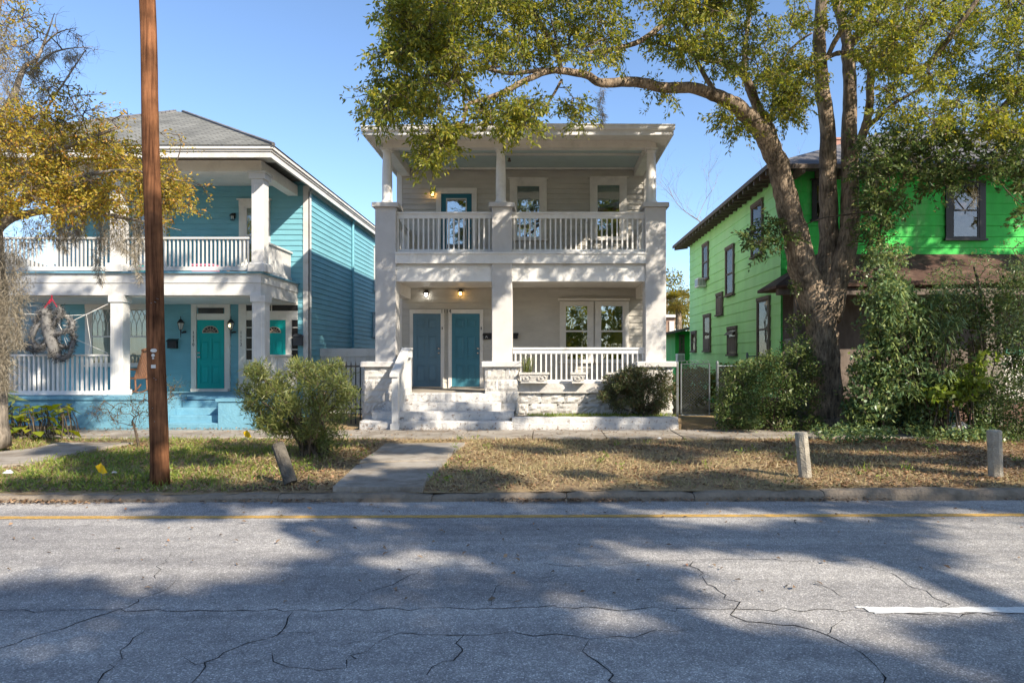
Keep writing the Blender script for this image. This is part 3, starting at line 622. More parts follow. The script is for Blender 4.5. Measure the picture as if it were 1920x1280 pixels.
for a, b, t in ((967, 1014, 347), (1117, 1164, 345)):
    window(gh, T, wx(a), wx(b), wz(448), wz(t), m_trim, fw=.17, hd=.16, meet=0, blind=.44, glass=m_glass2)
for a, b in ((1058, 1104), (1124, 1170)):
    window(gh, T, wx(a), wx(b), wz(677), wz(571), m_trim, fw=.13, hd=.08, meet=.53, glass=m_glass2, cap=False, interior=paint('dim room', (.05, .06, .05), rough=.9, bump=0))
mb = MB(T); mb.box(wx(1046), wx(1180), .0, .13, wz(565) + .01, wz(561) + .02); mb.build('window_head', m_trim, gh)
# parapet with rock-faced base
mb = MB(); xa, xb = cx(971), cx(1197); mb.box(xa, xb, YC - .02, YC + .4, .12, 1.17); mb.box(xa, xb, YC - .12, YC - .021, .95, 1.19); rockface(mb, xa, xb, .12, .95, YC - .02, 3, .62, .045); mb.build('parapet', m_stone, gh)
# front steps
mb = MB()
def stepslab(x0, x1, y0, y1, z0, z1, r=.03):
    n = 26; vs = []; prof = [(0, z0), (-.01, z0 + .04), (0, z1 - r), (r, z1 - .006), (r * 2, z1), (y1 - y0, z1)]; k = len(prof)
    for i in range(n + 1):
        x = x0 + (x1 - x0) * i / n; jy = rnd.uniform(-.018, .018); jz = rnd.uniform(-.009, .009); cr = (.06 if i in (0, n) else 0)
        vs += [(x, y0 + p[0] + (jy + cr if p[0] < .05 else 0), p[1] + (jz if q > 1 else 0)) for q, p in enumerate(prof)]
    mb.add(vs, [(i * k + q, (i + 1) * k + q, (i + 1) * k + q + 1, i * k + q + 1) for i in range(n) for q in range(k - 1)] + [tuple(range(k)) + (), tuple(range(n * k, n * k + k))])
    mb.add([(x0, y0 + .06, z0), (x0, y1, z0), (x0, y1, z1), (x0, y0 + .07, z1)], [(0, 1, 2, 3)]); mb.add([(x1, y0 + .06, z0), (x1, y1, z0), (x1, y1, z1), (x1, y0 + .07, z1)], [(0, 1, 2, 3)])
stepslab(X(673, 15.75), X(961, 15.75), 15.75, 17, .1, .35); stepslab(X(696, 16.1), X(964, 16.1), 16.1, 17, .34, .55); stepslab(X(716, 16.42), X(940, 16.42), 16.42, 17, .54, .75); stepslab(X(756, 16.74), X(925, 16.74), 16.74, 17.05, .74, .952)
mb.build('front_steps', m_step, gh)
# stair handrail (solid boards, posts)
mb = MB(); xa = X(742, 15.72); xb = X(742, 15.72) + .12
mb.box(xa - .07, xa + .07, 15.62, 15.76, .1, 1.42); hr = mb.build('stair_rail', m_white, gh)
mb = MB(); mb.box(xa - .10, xa + .10, 15.59, 15.79, .1, .31); mb.build('post_base', m_white, hr)
mb = MB(); xu = X(765, 17.); mb.box(xu - .09, xu + .09, 16.85, 17.0, .952, 2.02); mb.box(xu - .12, xu + .12, 16.82, 17.03, 2.021, 2.07); mb.box(xu - .02, xu + .14, 16.78, 16.849, 1.82, 1.98); mb.build('upper_post', m_white, hr)
mb = MB(); A = np.array([xa, 15.58, 1.44]); B = np.array([xu, 16.9, 2.07]); mb.add([tuple(A + [-.11, 0, 0]), tuple(A + [.09, 0, 0]), tuple(B + [.07, 0, 0]), tuple(B + [-.13, 0, 0])] + [tuple(A + [-.11, 0, -.06]), tuple(A + [.09, 0, -.06]), tuple(B + [.07, 0, -.06]), tuple(B + [-.13, 0, -.06])], [(0, 1, 2, 3), (4, 7, 6, 5), (0, 4, 5, 1), (1, 5, 6, 2), (2, 6, 7, 3), (3, 7, 4, 0)])
for s in (-.075, .03): mb.add([tuple(A + [s, .05, -.061]), tuple(A + [s + .035, .05, -.061]), tuple(B + [s + .035, -.05, -.061]), tuple(B + [s, -.05, -.061]), tuple(A + [s, .05, -.2]), tuple(A + [s + .035, .05, -.2]), tuple(B + [s + .035, -.05, -.2]), tuple(B + [s, -.05, -.2])], [(0, 1, 2, 3), (4, 7, 6, 5), (0, 4, 5, 1), (1, 5, 6, 2), (2, 6, 7, 3), (3, 7, 4, 0)])
mb.build('handrail', m_white, hr)
mb = MB(); n = 9
for i in range(1, n): q = A + (B - A) * i / n; mb.box(q[0] - .022, q[0] + .022, q[1] - .022, q[1] + .022, .35 + (.6 * i / n), q[2] - .12)
q0 = A + (B - A) * .03; q1 = A + (B - A) * .97
mb.tube([(q0[0], q0[1], .62), (q1[0], q1[1], 1.2)], .04, 4); mb.build('infill', m_white, hr)
# planting bed wall
bd = MB(); xa, xb = X(960, 15.85), X(1272, 15.85); mb = bd; stepslab(xa, xb, 15.8, 16.05, .1, .44, .02); stepslab(xa + .003, xb - .003, 15.775, 15.9, .1, .30, .01); mb.box(xb - .25, xb, 16.0, 16.8, .1, .43)
tag(bd.build('bed_wall', m_step), 'low white-painted masonry planting bed edge below the grey house parapet', 'bed wall')
mb = MB(); mb.box(X(683, 17.2), X(695, 17.2), 17.0, 17.35, .1, 1.42); rockface(mb, X(683, 17.2), X(695, 17.2), .1, 1.42, 17.0, 6, .3, .02); tag(mb.build('gate_pillar', m_stone), 'short grey block pillar beside the left pier of the grey house', 'pillar')
# lights, mailboxes
lantern('small black wall lantern glowing white over the left door of the grey house', P(800, 554, YW - .025), 'mini', m_bulbw, 'small porch lanterns of the grey house')
lantern('small black wall lantern glowing amber over the right door of the grey house', P(864, 552, YW - .025), 'mini', m_bulby, 'small porch lanterns of the grey house')
lantern('small black wall lantern glowing amber beside the balcony door of the grey house', P(812, 366, YW - .025), 'mini', m_bulby, 'small porch lanterns of the grey house')
def wallbox(name, label, x0, x1, z0, z1, y, letter=None, dome=False, mat=None):
    t = thing(name, label, 'mailbox', ((x0 + x1) / 2, y, z0), 'wall mailboxes'); mat = mat or m_black
    mb = MB(); mb.cbox(x0, x1, y - .12, y, z0, z1 - .04, .012); mb.build('body', mat, t)
    mb = MB(); h = .02
    if dome: n = 10; mb.prism([(0, 0)], 0, 0) if False else mb.add([((x0 + x1) / 2 + (x1 - x0) / 2 * 1.06 * math.cos(math.pi * i / n), yy, z1 - .04 + .09 * math.sin(math.pi * i / n)) for yy in (y - .14, y) for i in range(n + 1)], [tuple(range(n + 1)), tuple(range(2 * n + 1, n, -1))] + [(i, i + 1, n + 2 + i, n + 1 + i) for i in range(n)] + [(n, 0, n + 1, 2 * n + 1)])
    else: mb.add([(x0 - h, y - .14, z1 - .07), (x1 + h, y - .14, z1 - .07), (x1 + h, y, z1), (x0 - h, y, z1), (x0 - h, y - .14, z1 - .055), (x1 + h, y - .14, z1 - .055), (x1 + h, y, z1 + .015), (x0 - h, y, z1 + .015)], [(0, 1, 2, 3), (4, 7, 6, 5), (0, 4, 5, 1), (1, 5, 6, 2), (2, 6, 7, 3), (3, 7, 4, 0)])
    mb.build('lid', mat, t)
    if letter: letters(t, 'letter', TF(y - .12), letter, x0 + .09, z0 + .03, .12, .002, m_white)
    return t
yy = YW - .022
wallbox('mailbox', 'black wall mailbox marked A right of the doors of the grey house', wx(907), wx(931), wz(636), wz(625), yy, 'A')
wallbox('mailbox', 'black wall mailbox right of the central porch pier of the grey house', wx(945), wx(971), wz(635), wz(625), yy)
# planters on the parapet
def planter(x0, x1, label, parent=None):
    y0, y1 = YC - .36, YC - .06; z0 = 1.195; t = thing('stone_planter', label, 'planter', ((x0 + x1) / 2, YC - .15, z0), 'carved stone planters on the parapet')
    mb = MB()
    def ringz(k, z): return [(x0 + k, y0 + k, z), (x1 - k, y0 + k, z), (x1 - k, y1 - k * .3, z), (x0 + k, y1 - k * .3, z)]
    pr = [(.03, 0), (.03, .03), (.06, .045), (.045, .12), (.02, .20), (-.005, .22), (-.005, .265), (.025, .266), (.03, .23)]
    vs = [p for k, z in pr for p in ringz(k, z0 + z)]; mb.add(vs, [(4 * i + q, 4 * i + (q + 1) % 4, 4 * i + 4 + (q + 1) % 4, 4 * i + 4 + q) for i in range(len(pr) - 1) for q in range(4)] + [(3, 2, 1, 0)])
    mb.build('trough', m_stone, t)
    mb = MB(); n = max(1, int((x1 - x0) / .32))
    for i in range(n):
        c = x0 + (x1 - x0) * (i + .5) / n
        mb.tube([(c + .10 * math.cos(a), y0 + .025, z0 + .13 + .06 * math.sin(a)) for a in np.linspace(0, 2 * math.pi, 17)], .012, 6); mb.lathe([(.005, 0), (.03, .01), (.03, .04), (.005, .05)], (c, y0 + .03, z0 + .105), 8)
    mb.build('carving', m_stone, t)
    mb = MB(); mb.box(x0 + .03, x1 - .03, y0 + .03, y1 - .03, z0 + .2, z0 + .235); mb.build('potting_soil', m_soil, t)
    return t
YP = YC - .3
planter(X(974, YP), X(1030, YP), 'long carved stone planter with spiky grass on the grey house parapet')
planter(X(1070, YP), X(1099, YP), 'short carved stone planter, empty, in the middle of the grey house parapet')
planter(X(1137, YP), X(1192, YP), 'carved stone planter half hidden behind the dark bronze shrub')
def blades(name, c, n, L, W, mat, parent=None, spread=.12, lean=.6):
    V = []; 
    for i in range(n):
        a = rnd.uniform(0, 6.283); l = L * rnd.uniform(.6, 1.1); k = lean * rnd.uniform(.2, 1.2); p = np.array(c) + np.array([rnd.uniform(-spread, spread), rnd.uniform(-spread, spread) * .6, 0]); d = np.array([math.cos(a), math.sin(a), 0]); s = np.array([-d[1], d[0], 0]) * W
        m = p + d * l * k * .35 + np.array([0, 0, l * .6]); e = p + d * l * k + np.array([0, 0, l * (1 - .45 * k)])
        V += [p - s, p + s, m + s * .8, m - s * .8, m - s * .8, m + s * .8, e + s * .1, e - s * .1]
    V = np.array(V); return rawmesh(name, V, np.arange(len(V)).reshape(-1, 4), mat, parent)
tag(blades('spiky_grass', (X(990, YP), YP + .1, 1.42), 46, .62, .007, l_olean, spread=.1, lean=.8), 'tuft of spiky arching grass growing in the long stone planter', 'plant')
# ================================================================ BLUE HOUSE
BW = 19.6; bx = lambda p: X(p, BW); bz = lambda p: Z(p, BW)
BL, BR = bx(108), bx(579)
bh = thing('blue_house', 'blue clapboard two-storey house with white double porches and turquoise doors', 'house', ((BL + BR) / 2, YC, .14))
T = TF(BW); BF1, BF2 = .86, 3.95
BEND = 33.
mb = MB(); mb.box(BL, BR, BW, BEND, .1, 6.9); mb.T = T; siding(mb, BL + .1, BR - .14, BF1 - .1, 3.6, .155); siding(mb, BL + .1, BR - .14, 3.8, 6.80, .155)
mb.T = TXp(BR); siding(mb, BW + .12, BEND, .5, 6.62, .155, .024); mb.build('wall', m_blue, bh)
mb = MB(T); mb.box(BL - .01, BL + .11, 0, .04, .5, 6.75); mb.box(BR - .15, BR + .035, 0, .04, .3, 6.75); mb.T = TXp(BR); mb.box(BW - .04, BW + .12, .002, .036, .3, 6.60); mb.build('corner_board', m_white, bh)
mb = MB(TXp(BR)); mb.box(BW + .121, BEND, 0, .035, 6.60, 6.92); mb.build('frieze', m_white, bh)
# porch floors
DX0, DX1 = cx(-40), cx(489)
mb = MB(); mb.box(DX0, DX1, YC - .05, BW, BF1 - .08, BF1); mb.build('porch_floor', m_bluepaint, bh)
mb = MB(); mb.box(DX0, DX1 - .05, YC + .02, BW, .1, BF1 - .081); mb.build('porch_base', m_bluepaint, bh)
mb = MB(); mb.box(DX0, DX1, YC + .02, BW - .001, cz(530), BF2 - .03); mb.box(DX0, DX1 - .02, YC + .04, BW - .001, cz(553), cz(530) - .001); mb.build('deck_band', m_white, bh)
mb = MB(); mb.box(DX0 - .05, DX1 + .05, YC - .04, BW - .002, BF2 - .029, BF2 + .01); mb.build('upper_deck', m_bluepaint, bh)
mb = MB(); mb.box(DX0 + .15, DX1 - .15, YC + .2, BW - .04, cz(553) - .03, cz(553) - .002); mb.build('lower_ceiling', m_trim, bh)
# columns, boxed
for (a, b) in ((205, 227), (471, 494)):
    x0, x1 = cx(a), cx(b)
    mb = MB(); mb.cbox(x0, x1, YC, YC + .33, BF2 + .012, 6.40, .012); c = mb.build('upper_column', m_white, bh)
    e = .045; MB().box(x0 - e, x1 + e, YC - e, YC + .33 + e, 6.27, 6.40 + .0).box(x0 - e - .03, x1 + e + .03, YC - e - .03, YC + .36 + e, 6.401, 6.455).build('column_capital', m_white, c)
    MB().cbox(x0 - .08, x1 + .08, YC - .08, YC + .41, BF2 + .011, BF2 + .22, .03).build('column_base', m_white, c)
    mb = MB(); mb.box(x0 + .07, x0 + .085, YC - .004, YC, BF2 + .5, 6.1); mb.box(x1 - .085, x1 - .07, YC - .004, YC, BF2 + .5, 6.1); mb.box(x0 + .07, x1 - .07, YC - .0045, YC, 6.1, 6.12); mb.build('panel_line', m_trim, c)
    x0 += .015; x1 += .03
    mb = MB(); mb.cbox(x0, x1, YC, YC + .33, BF1 + .001, cz(554), .012); c = mb.build('lower_column', m_white, bh)
    MB().box(x0 - .03, x1 + .03, YC - .03, YC + .36, cz(566), cz(553.5)).build('column_capital', m_white, c); MB().box(x0 - .03, x1 + .03, YC - .03, YC + .36, BF1 + .0012, BF1 + .16).build('column_base', m_white, c)
    mb = MB(); mb.box(x0 + .07, x0 + .085, YC - .004, YC, BF1 + .4, cz(575)); mb.box(x1 - .085, x1 - .07, YC - .004, YC, BF1 + .4, cz(575)); mb.build('panel_line', m_trim, c)
# hidden left corner columns
MB().cbox(cx(-38), cx(-12), YC, YC + .33, BF2 + .012, 6.40, .012).build('upper_column', m_white, bh); MB().cbox(cx(-38), cx(-12), YC, YC + .33, BF1, cz(554), .012).build('lower_column', m_white, bh)
mb = MB(); mb.box(DX0, DX1, YC + .02, YC + .3, 6.456, 6.74); mb.box(DX1 - .28, DX1, YC + .301, BW - .041, 6.456, 6.74); mb.box(DX0, DX0 + .28, YC + .301, BW - .041, 6.456, 6.74); mb.build('porch_beam', m_trim, bh)
mb = MB(); mb.box(DX0 + .2, DX1 - .2, YC + .2, BW - .042, 6.741, 6.78); mb.build('porch_ceiling', m_trim, bh)
BYE = 16.3; e1 = X(508, BYE); e0 = -15.2
mb = MB(); mb.box(e0 + .03, e1 - .03, BYE + .03, YC + .4, 6.79, 6.81); mb.box(BR - .1, e1 - .03, YC + .401, BEND, 6.79, 6.81); mb.box(e0 + .03, BL + .1, YC + .401, BEND, 6.79, 6.81); mb.build('soffit', m_trim, bh)
mb = MB(); mb.box(e0, e1, BYE, BYE + .03, 6.60, 6.74); mb.box(e1 - .03, e1, BYE + .031, BEND + .5, 6.60, 6.74); mb.build('fascia', m_white, bh)
mb = MB()
for q, (z0, z1, o) in enumerate(((6.741, 6.79, .03), (6.79, 6.86, .07))): mb.box(e0 - o, e1 + o, BYE - o, BYE + .04, z0 + .001, z1); mb.box(e1 - .04, e1 + o, BYE + .041, BEND + .5, z0 + .001, z1)
mb.build('gutter', m_trim, bh)
mb = MB(); hx = (e1 + e0) / 2
v = [(e0 - .1, BYE - .1, 6.87), (e1 + .1, BYE - .1, 6.87), (e1 + .1, BEND + .6, 6.87), (e0 - .1, BEND + .6, 6.87), (X(330, 20.9), 20.9, Z(209, 20.9)), (X(343, 20.9), 20.9, Z(210, 20.9)), (X(343, 20.9), 28.5, Z(210, 20.9)), (X(330, 20.9), 28.5, Z(209, 20.9))]
mb.add(v, [(0, 1, 5, 4), (1, 2, 6, 5), (2, 3, 7, 6), (3, 0, 4, 7), (4, 5, 6, 7), (0, 3, 2, 1)]); rf = mb.build('roof', m_roofg, bh)
mb = MB()
for a, b in ((1, 5), (0, 4)): A, B = np.array(v[a]), np.array(v[b]); mb.tube([tuple(A + [0, 0, .01]), tuple(B + [0, 0, .01])], .05, 5)
mb.build('hip_cap', m_roofd, rf)
# downspout
mb = MB(); mb.tube([(BR + .07, 23.9, .6), (BR + .07, 23.9, 6.55), (BR + .2, 23.9, 6.72)], .045, 8); mb.build('downspout', m_blue, bh)
for (p, za, zb_) in ((700, 455, 540),):
    window(bh, TXp(BR + .02), 27.2, 28.1, Z(545, 27.2), Z(470, 27.2), m_white, fw=.12, hd=.14, blind=.0)
window(bh, TXp(BR + .02), 27.0, 27.8, Z(630, 27.), Z(592, 27.), m_white, fw=.1, hd=.12)
# railings
yr = YC + .16
for (a, b) in ((-12, 203), (229, 470)): railing(bh, (X(a, yr), yr), (X(b, yr), yr), cz(506), cz(443), .103, bal=.033, mat=m_white, board=.0)
railing(bh, (DX1 - .2, YC + .33), (DX1 - .2, BW - .04), cz(506), cz(443), .105, bal=.033, mat=m_white, board=.0)
railing(bh, (X(-12, yr), yr), (X(203.5, yr), yr), BF1 + .03, cz(664), .122, bal=.046, mat=m_rail, board=.0, cap=.14)
railing(bh, (DX1 - .2, YC + .33), (DX1 - .2, BW - .04), BF1 + .03, cz(664), .11, bal=.05, mat=m_rail, board=.0)
# doors & windows of the wall
def front(a, b, y0, y1): return bx(a), bx(b), bz(y1), bz(y0)
u0, u1 = bx(371.5), bx(421.5); v0, v1 = bz(728), bz(600)
mb = MB(T); casing(mb, u0 - .02, u1 + .02, v0 - .05, bz(567), .15, .06); mb.box(u0 - .019, u1 + .019, .02, .05, v1 + .002, bz(588)); mb.box(u0 - .019, u1 + .019, .02, .05, bz(577), bz(567) - .001); fr = mb.build('door_frame', m_trim, bh)
mb = MB(T); mb.box(u0 + .02, u1 - .02, .024, .036, bz(588) + .002, bz(577) - .002); mb.build('transom', m_fan, fr)
mb = MB(T); mb.box(u0 - .15, u1 + .15, 0, .14, BF1, v0 - .001); mb.build('threshold', m_trim, fr)
for i, ch in enumerate('1110'): letters(fr, 'house_number', T, ch, u0 - .10, bz(626.5 + 7.3 * i), .125, .074, m_black)
doorleaf(bh, T, u0, u1, v0, v1, m_turq, hs=-1, rows=((.07, .34), (.42, .70), (.72, .725)), fan=True, label='turquoise door with fanlight, numbered 1110')
u0, u1 = bx(494), bx(537)
mb = MB(T); L0, L1 = bx(463), bx(559)
mb.box(bx(449), L0, 0, .07, BF1, bz(563)); mb.box(L0, L1, .0, .075, bz(572), bz(563)); mb.box(bx(447), L1, 0, .11, bz(563), bz(560)); mb.box(L0, L1, .02, .06, v1 + .002, bz(583)); mb.box(bx(474), u0 - .002, .0, .06, BF1, v1 + .001); mb.box(u1 + .002, bx(548), 0, .06, BF1, v1 + .001); mb.box(L0, bx(474), .0, .05, BF1, bz(674)); mb.box(bx(548), L1, 0, .05, BF1, bz(674)); mb.box(bx(509.5), bx(511), .02, .06, bz(583), bz(572))
for q in (692, 655, 633, 614): mb.box(L0, bx(474), .025, .05, bz(q) - .012, bz(q) + .012); mb.box(bx(548), L1, .025, .05, bz(q) - .012, bz(q) + .012)
fr = mb.build('door_surround', m_trim, bh)
mb = MB(T); mb.box(L0, L1, .022, .034, bz(583) + .001, bz(572) - .001); mb.box(L0, bx(474) - .001, .0221, .0341, bz(674), v1); mb.box(bx(548) + .001, L1, .0221, .0341, bz(674), v1); mb.build('sidelight', m_fan, fr)
for i, ch in enumerate('1112'): letters(fr, 'house_number', T, ch, bx(454), bz(626.5 + 7.3 * i), .125, .074, m_black)
doorleaf(bh, T, u0, u1, v0, v1, m_turq, hs=-1, rows=((.07, .34), (.42, .70), (.72, .725)), fan=True, label='turquoise door with fanlight behind the right column, numbered 1112')
for a, b in ((172, 217), (234, 281)):
    window(bh, T, bx(a), bx(b), bz(684), bz(578), m_trim, fw=.15, hd=.17, blind=.985, m_b=m_curtain, lattice=True)
window(bh, T, bx(461), bx(496), bz(496), bz(388), m_trim, fw=.17, hd=.18, blind=.25, m_b=m_curtain)
window(bh, T, bx(262), bx(303), bz(496), bz(388), m_trim, fw=.17, hd=.18, blind=.25, m_b=m_curtain)
window(bh, T, bx(120), bx(150), bz(496), bz(388), m_trim, fw=.17, hd=.18)
mb = MB(T); u0, u1 = bx(238), bx(250)
# steps and cheek walls
mb = MB(); xs0, xs1 = X(312, 16.), X(413, 16.)
for i in range(4): mb.cbox(xs0, xs1, 15.85 + .28 * i, YC - .051, .1 + (.0 if i == 0 else .001), .14 + (BF1 - .14) * (i + 1) / 4.6, .012)
mb.build('front_steps', m_bluepaint, bh)
mb = MB(); mb.cbox(xs1 + .002, X(478, 15.85), 15.85, YC - .06, .1, .80, .02); mb.box(xs1 - .03, X(480, 15.85), 15.82, YC - .07, .801, .87); mb.build('cheek_wall', m_bluepaint, bh); mb = MB(); mb.cbox(X(140, 15.85), xs0 - .002, 15.85, YC - .06, .1, .84, .02); mb.box(X(137, 15.85), xs0 - .001, 15.82, YC - .07, .841, .90); mb.build('cheek_wall', m_bluepaint, bh)
MB().box(DX0, X(139, YC), YC - .07, YC - .052, .60, .62).build('skirt_board', m_dkwood, bh); MB().box(DX0, X(139, YC), YC - .07, YC - .052, .32, .34).build('skirt_board', m_dkwood, bh)
lantern('black carriage lantern left of the turquoise door 1110', P(343, 612, BW - .02), 'carriage', None, 'carriage lanterns of the blue house')
lantern('black carriage lantern with a lit bulb between doors 1110 and 1112', P(436.5, 612, BW - .02), 'carriage', emit('warm lamp', (1, .8, .35), 5.), 'carriage lanterns of the blue house')
t = lantern('small grey porch light on the blue balcony wall beside the upper window', P(439, 410, BW - .02), 'mini', None)
wallbox('mailbox', 'black wall mailbox left of the turquoise door 1110', bx(318), bx(335), bz(653), bz(636), BW - .022)
wallbox('mailbox', 'black round-topped mailbox on the right corner board of the blue house', bx(553), bx(570), bz(648), bz(629), BW - .041, None, True, paint('dark slate metal', (.06, .065, .075), rough=.5))
# things on the balcony
def carton(label, x0, x1, y, z0, h, c, name='storage_bin'):
    m = paint(name + ' plastic', c, rough=.5, bump=0); t = thing(name, label, 'storage bin', ((x0 + x1) / 2, y, z0))
    mb = MB(); d = .35; mb.add([(x0 + .03, y, z0), (x1 - .03, y, z0), (x1 - .03, y + d, z0), (x0 + .03, y + d, z0), (x0, y - .03, z0 + h), (x1, y - .03, z0 + h), (x1, y + d + .03, z0 + h), (x0, y + d + .03, z0 + h)], [(0, 3, 2, 1), (4, 5, 6, 7), (0, 1, 5, 4), (1, 2, 6, 5), (2, 3, 7, 6), (3, 0, 4, 7)]); mb.build('tub', m, t)
    mb = MB(); mb.cbox(x0 - .02, x1 + .02, y - .05, y + d + .05, z0 + h + .001, z0 + h + .045, .012); mb.build('lid', m, t)
carton('pink storage bin on the floor of the blue balcony', X(359, 18), X(400, 18), 18., BF2 + .011, .28, (.75, .22, .32))
carton('tan storage bin at the right end of the blue balcony floor', X(425, 18), X(464, 18), 18., BF2 + .011, .22, (.45, .28, .15))
carton('turquoise storage bin on the blue balcony left of the pole', X(238, 18), X(268, 18), 18., BF2 + .011, .24, (.0, .30, .30))
# rocking chair
def rocking_chair():
    Y0 = 18.2; x = X(250, Y0); z = BF1 + .001; t = thing('rocking_chair', 'brown wooden rocking chair on the blue porch behind the utility pole', 'chair', (x, Y0, z)); m = paint('chair wood', (.19, .095, .055), rough=.5, var=.25, sc=10.)
    f = -1   # faces left
    for yy in (-.26, .26):
        mb = MB(); mb.tube([(x + .52 * math.sin(a), Y0 + yy, z + .9 - .88 * math.cos(a) + .005) for a in np.linspace(-.75, .75, 14)], .022, 6); mb.build('rocker', m, t)
        mb = MB(); mb.tube([(x - .25, Y0 + yy, z + .10), (x - .26, Y0 + yy, z + .62)], [.024, .02], 6); mb.build('leg', m, t)
        mb = MB(); mb.tube([(x + .22, Y0 + yy, z + .10), (x + .20, Y0 + yy, z + .42)], [.024, .022], 6); mb.build('leg', m, t)
        mb = MB(); mb.tube([(x + .19, Y0 + yy, z + .42), (x + .42, Y0 + yy, z + 1.18)], .022, 6); mb.build('back_post', m, t)
        mb = MB(); mb.tube([(x - .32, Y0 + yy, z + .63), (x - .1, Y0 + yy, z + .66), (x + .25, Y0 + yy, z + .64)], [.03, .026, .026], 6); mb.build('armrest', m, t)
    mb = MB(); mb.box(x - .29, x + .24, Y0 - .3, Y0 + .3, z + .40, z + .44); mb.build('seat', m, t)
    mb = MB()
    for q in np.linspace(-.2, .2, 6): mb.tube([(x + .2, Y0 + q, z + .44), (x + .41, Y0 + q, z + 1.14)], .022, 4)
    mb.tube([(x + .41, Y0 - .29, z + 1.15), (x + .44, Y0, z + 1.2), (x + .41, Y0 + .29, z + 1.15)], .04, 6); mb.build('backrest', m, t)
rocking_chair()
# furry spider decoration and its web
def furry():
    Y0 = 16.72; t = thing('furry_spider', 'big grey furry spider decoration hanging before the blue porch rail', 'decoration', P(92, 640, Y0)); segs = []
    body = [P(84, 578, Y0), P(87, 595, Y0), P(92, 622, Y0), P(100, 650, Y0), P(104, 668, Y0)]
    mb = MB(); mb.tube(smooth_path(body, 4), [.05 + .09 * math.sin(math.pi * i / 16) ** .6 for i in range(17)], 10); fur = [(body, .15, 1500)]
    legs = [[(84, 585), (72, 590), (66, 610), (58, 628), (66, 646), (84, 648)], [(88, 600), (70, 612), (60, 640), (74, 652), (90, 640)], [(92, 640), (78, 652), (62, 658), (42, 645)], [(96, 615), (112, 590), (112, 578), (104, 588)],
            [(96, 612), (120, 590), (134, 610), (136, 630)], [(98, 628), (120, 622), (136, 614), (134, 600)], [(100, 640), (118, 650), (134, 648), (140, 632)], [(102, 660), (116, 672), (130, 664), (138, 640)]]
    bo = mb.build('body', l_fur, t, smooth=True)
    for i, L in enumerate(legs):
        pts = [P(a, b, Y0 - .12 * math.sin(math.pi * k / (len(L) - 1)) * (1 if i % 2 else -1)) for k, (a, b) in enumerate(L)]
        mb = MB(); sp = smooth_path(pts, 4); mb.tube(sp, [.05] * len(sp), 7); lg = mb.build('leg', l_fur, t, smooth=True)
        C = np.array([sp[k] for k in R.integers(0, len(sp), 520)]) + R.normal(size=(520, 3)) * .035
        leaves('fur', C, .11, .012, l_fur, lg, droop=.2)
    sp = np.array(smooth_path(body, 8)); C = sp[R.integers(0, len(sp), 1700)] + R.normal(size=(1700, 3)) * .07; leaves('fur', C, .13, .013, l_fur, bo, droop=.5)
    m = paint('pink ribbon', (.75, .06, .10), rough=.5, bump=0); mb = MB()
    for a, b in (((84, 577), (95, 560)), ((109, 578), (97, 560)), ((96, 566), (97, 553)), ((92, 570), (98, 555))): mb.tube([P(*a, Y0), P(*b, Y0)], .014, 5)
    mb.build('ribbon', m, t)
    ms = paint('white string', (.75, .74, .7), rough=.8, bump=0); mb = MB()
    def line(*q): mb.tube([P(a, b, Yq) for a, b, Yq in q], .007, 4)
    line((45, 588, 16.7), (120, 592, 16.75), (162, 590, 16.9), (202, 570, 16.95)); line((135, 602, 16.7), (202, 570, 16.97)); line((162, 590, 16.9), (170, 645, 17), (166, 664, 17.1)); line((138, 634, 16.7), (202, 662, 16.97)); line((120, 632, 16.7), (126, 650, 16.7)); line((100, 590, 16.7), (128, 640, 16.7)); line((118, 610, 16.7), (140, 612, 16.75))
    mb.build('web', ms, t)
furry()
# ================================================================ GREEN HOUSE
m_glass3 = glassmat('dusty glass', tint=(.75, .72, .68), refl=.10)
m_drywin = paint('dusty pane', (.20, .165, .135), rough=.5, var=.5, sc=5., spec=.3)
GY = 18.5; GX = X(1465, GY)
gr = thing('green_house', 'bright green shingled two-storey house behind the trees on the right', 'house', (GX, GY, .14)); GE = 30.0
TS = TXm(GX); T = TF(GY); GZ = 6.88
mb = MB(); mb.box(GX, 24, GY, GE, .1, GZ); mb.T = T; siding(mb, GX, 24, 3.6, GZ - .02, .30, .024, .004); mb.T = None; mb.box(GX - .012, GX + .03, GY - .012, GY + .02, .5, GZ - .03); mb.build('wall', m_green, gr)
mb = MB(TS); siding(mb, GY, GE, .3, GZ - .01, .335, .022, .003); mb.build('side_cladding', m_greenglare, gr)['label'] = 'green side wall, paled in colour for the glare on it'
GEX = X(1438, 17.8)
mb = MB(); hip(mb, GEX, 25, 17.75, 30.75, 6.86, 25); rf = mb.build('roof', m_roofd, gr)
mb = MB(); mb.box(GEX - .01, GEX + .03, 17.75, 30.75, 6.74, 6.858); mb.box(GEX + .031, 25, 17.74, 17.78, 6.74, 6.858); mb.build('fascia', m_dkwood, gr)
s0 = None
for i in range(25):
    y = 17.95 + i * .52
    if s0 is None: mb = MB(); mb.add([(GEX + .031, y, 6.62), (GX, y, 6.70), (GX, y, 6.855), (GEX + .031, y, 6.855), (GEX + .031, y + .07, 6.62), (GX, y + .07, 6.70), (GX, y + .07, 6.855), (GEX + .031, y + .07, 6.855)], [(0, 1, 2, 3), (4, 7, 6, 5), (0, 4, 5, 1), (1, 5, 6, 2), (2, 6, 7, 3), (3, 7, 4, 0)]); s0 = mb.build('rafter_tail', m_dkwood, gr)
    else: inst(s0, gr, (0, i * .52, 0))
s0 = None
for i in range(14):
    x = GX + .3 + i * .6
    if s0 is None: mb = MB(); mb.box(x, x + .08, 17.781, GY, 6.64, 6.85); s0 = mb.build('rafter_tail', m_dkwood, gr)
    else: inst(s0, gr, (i * .6, 0, 0))
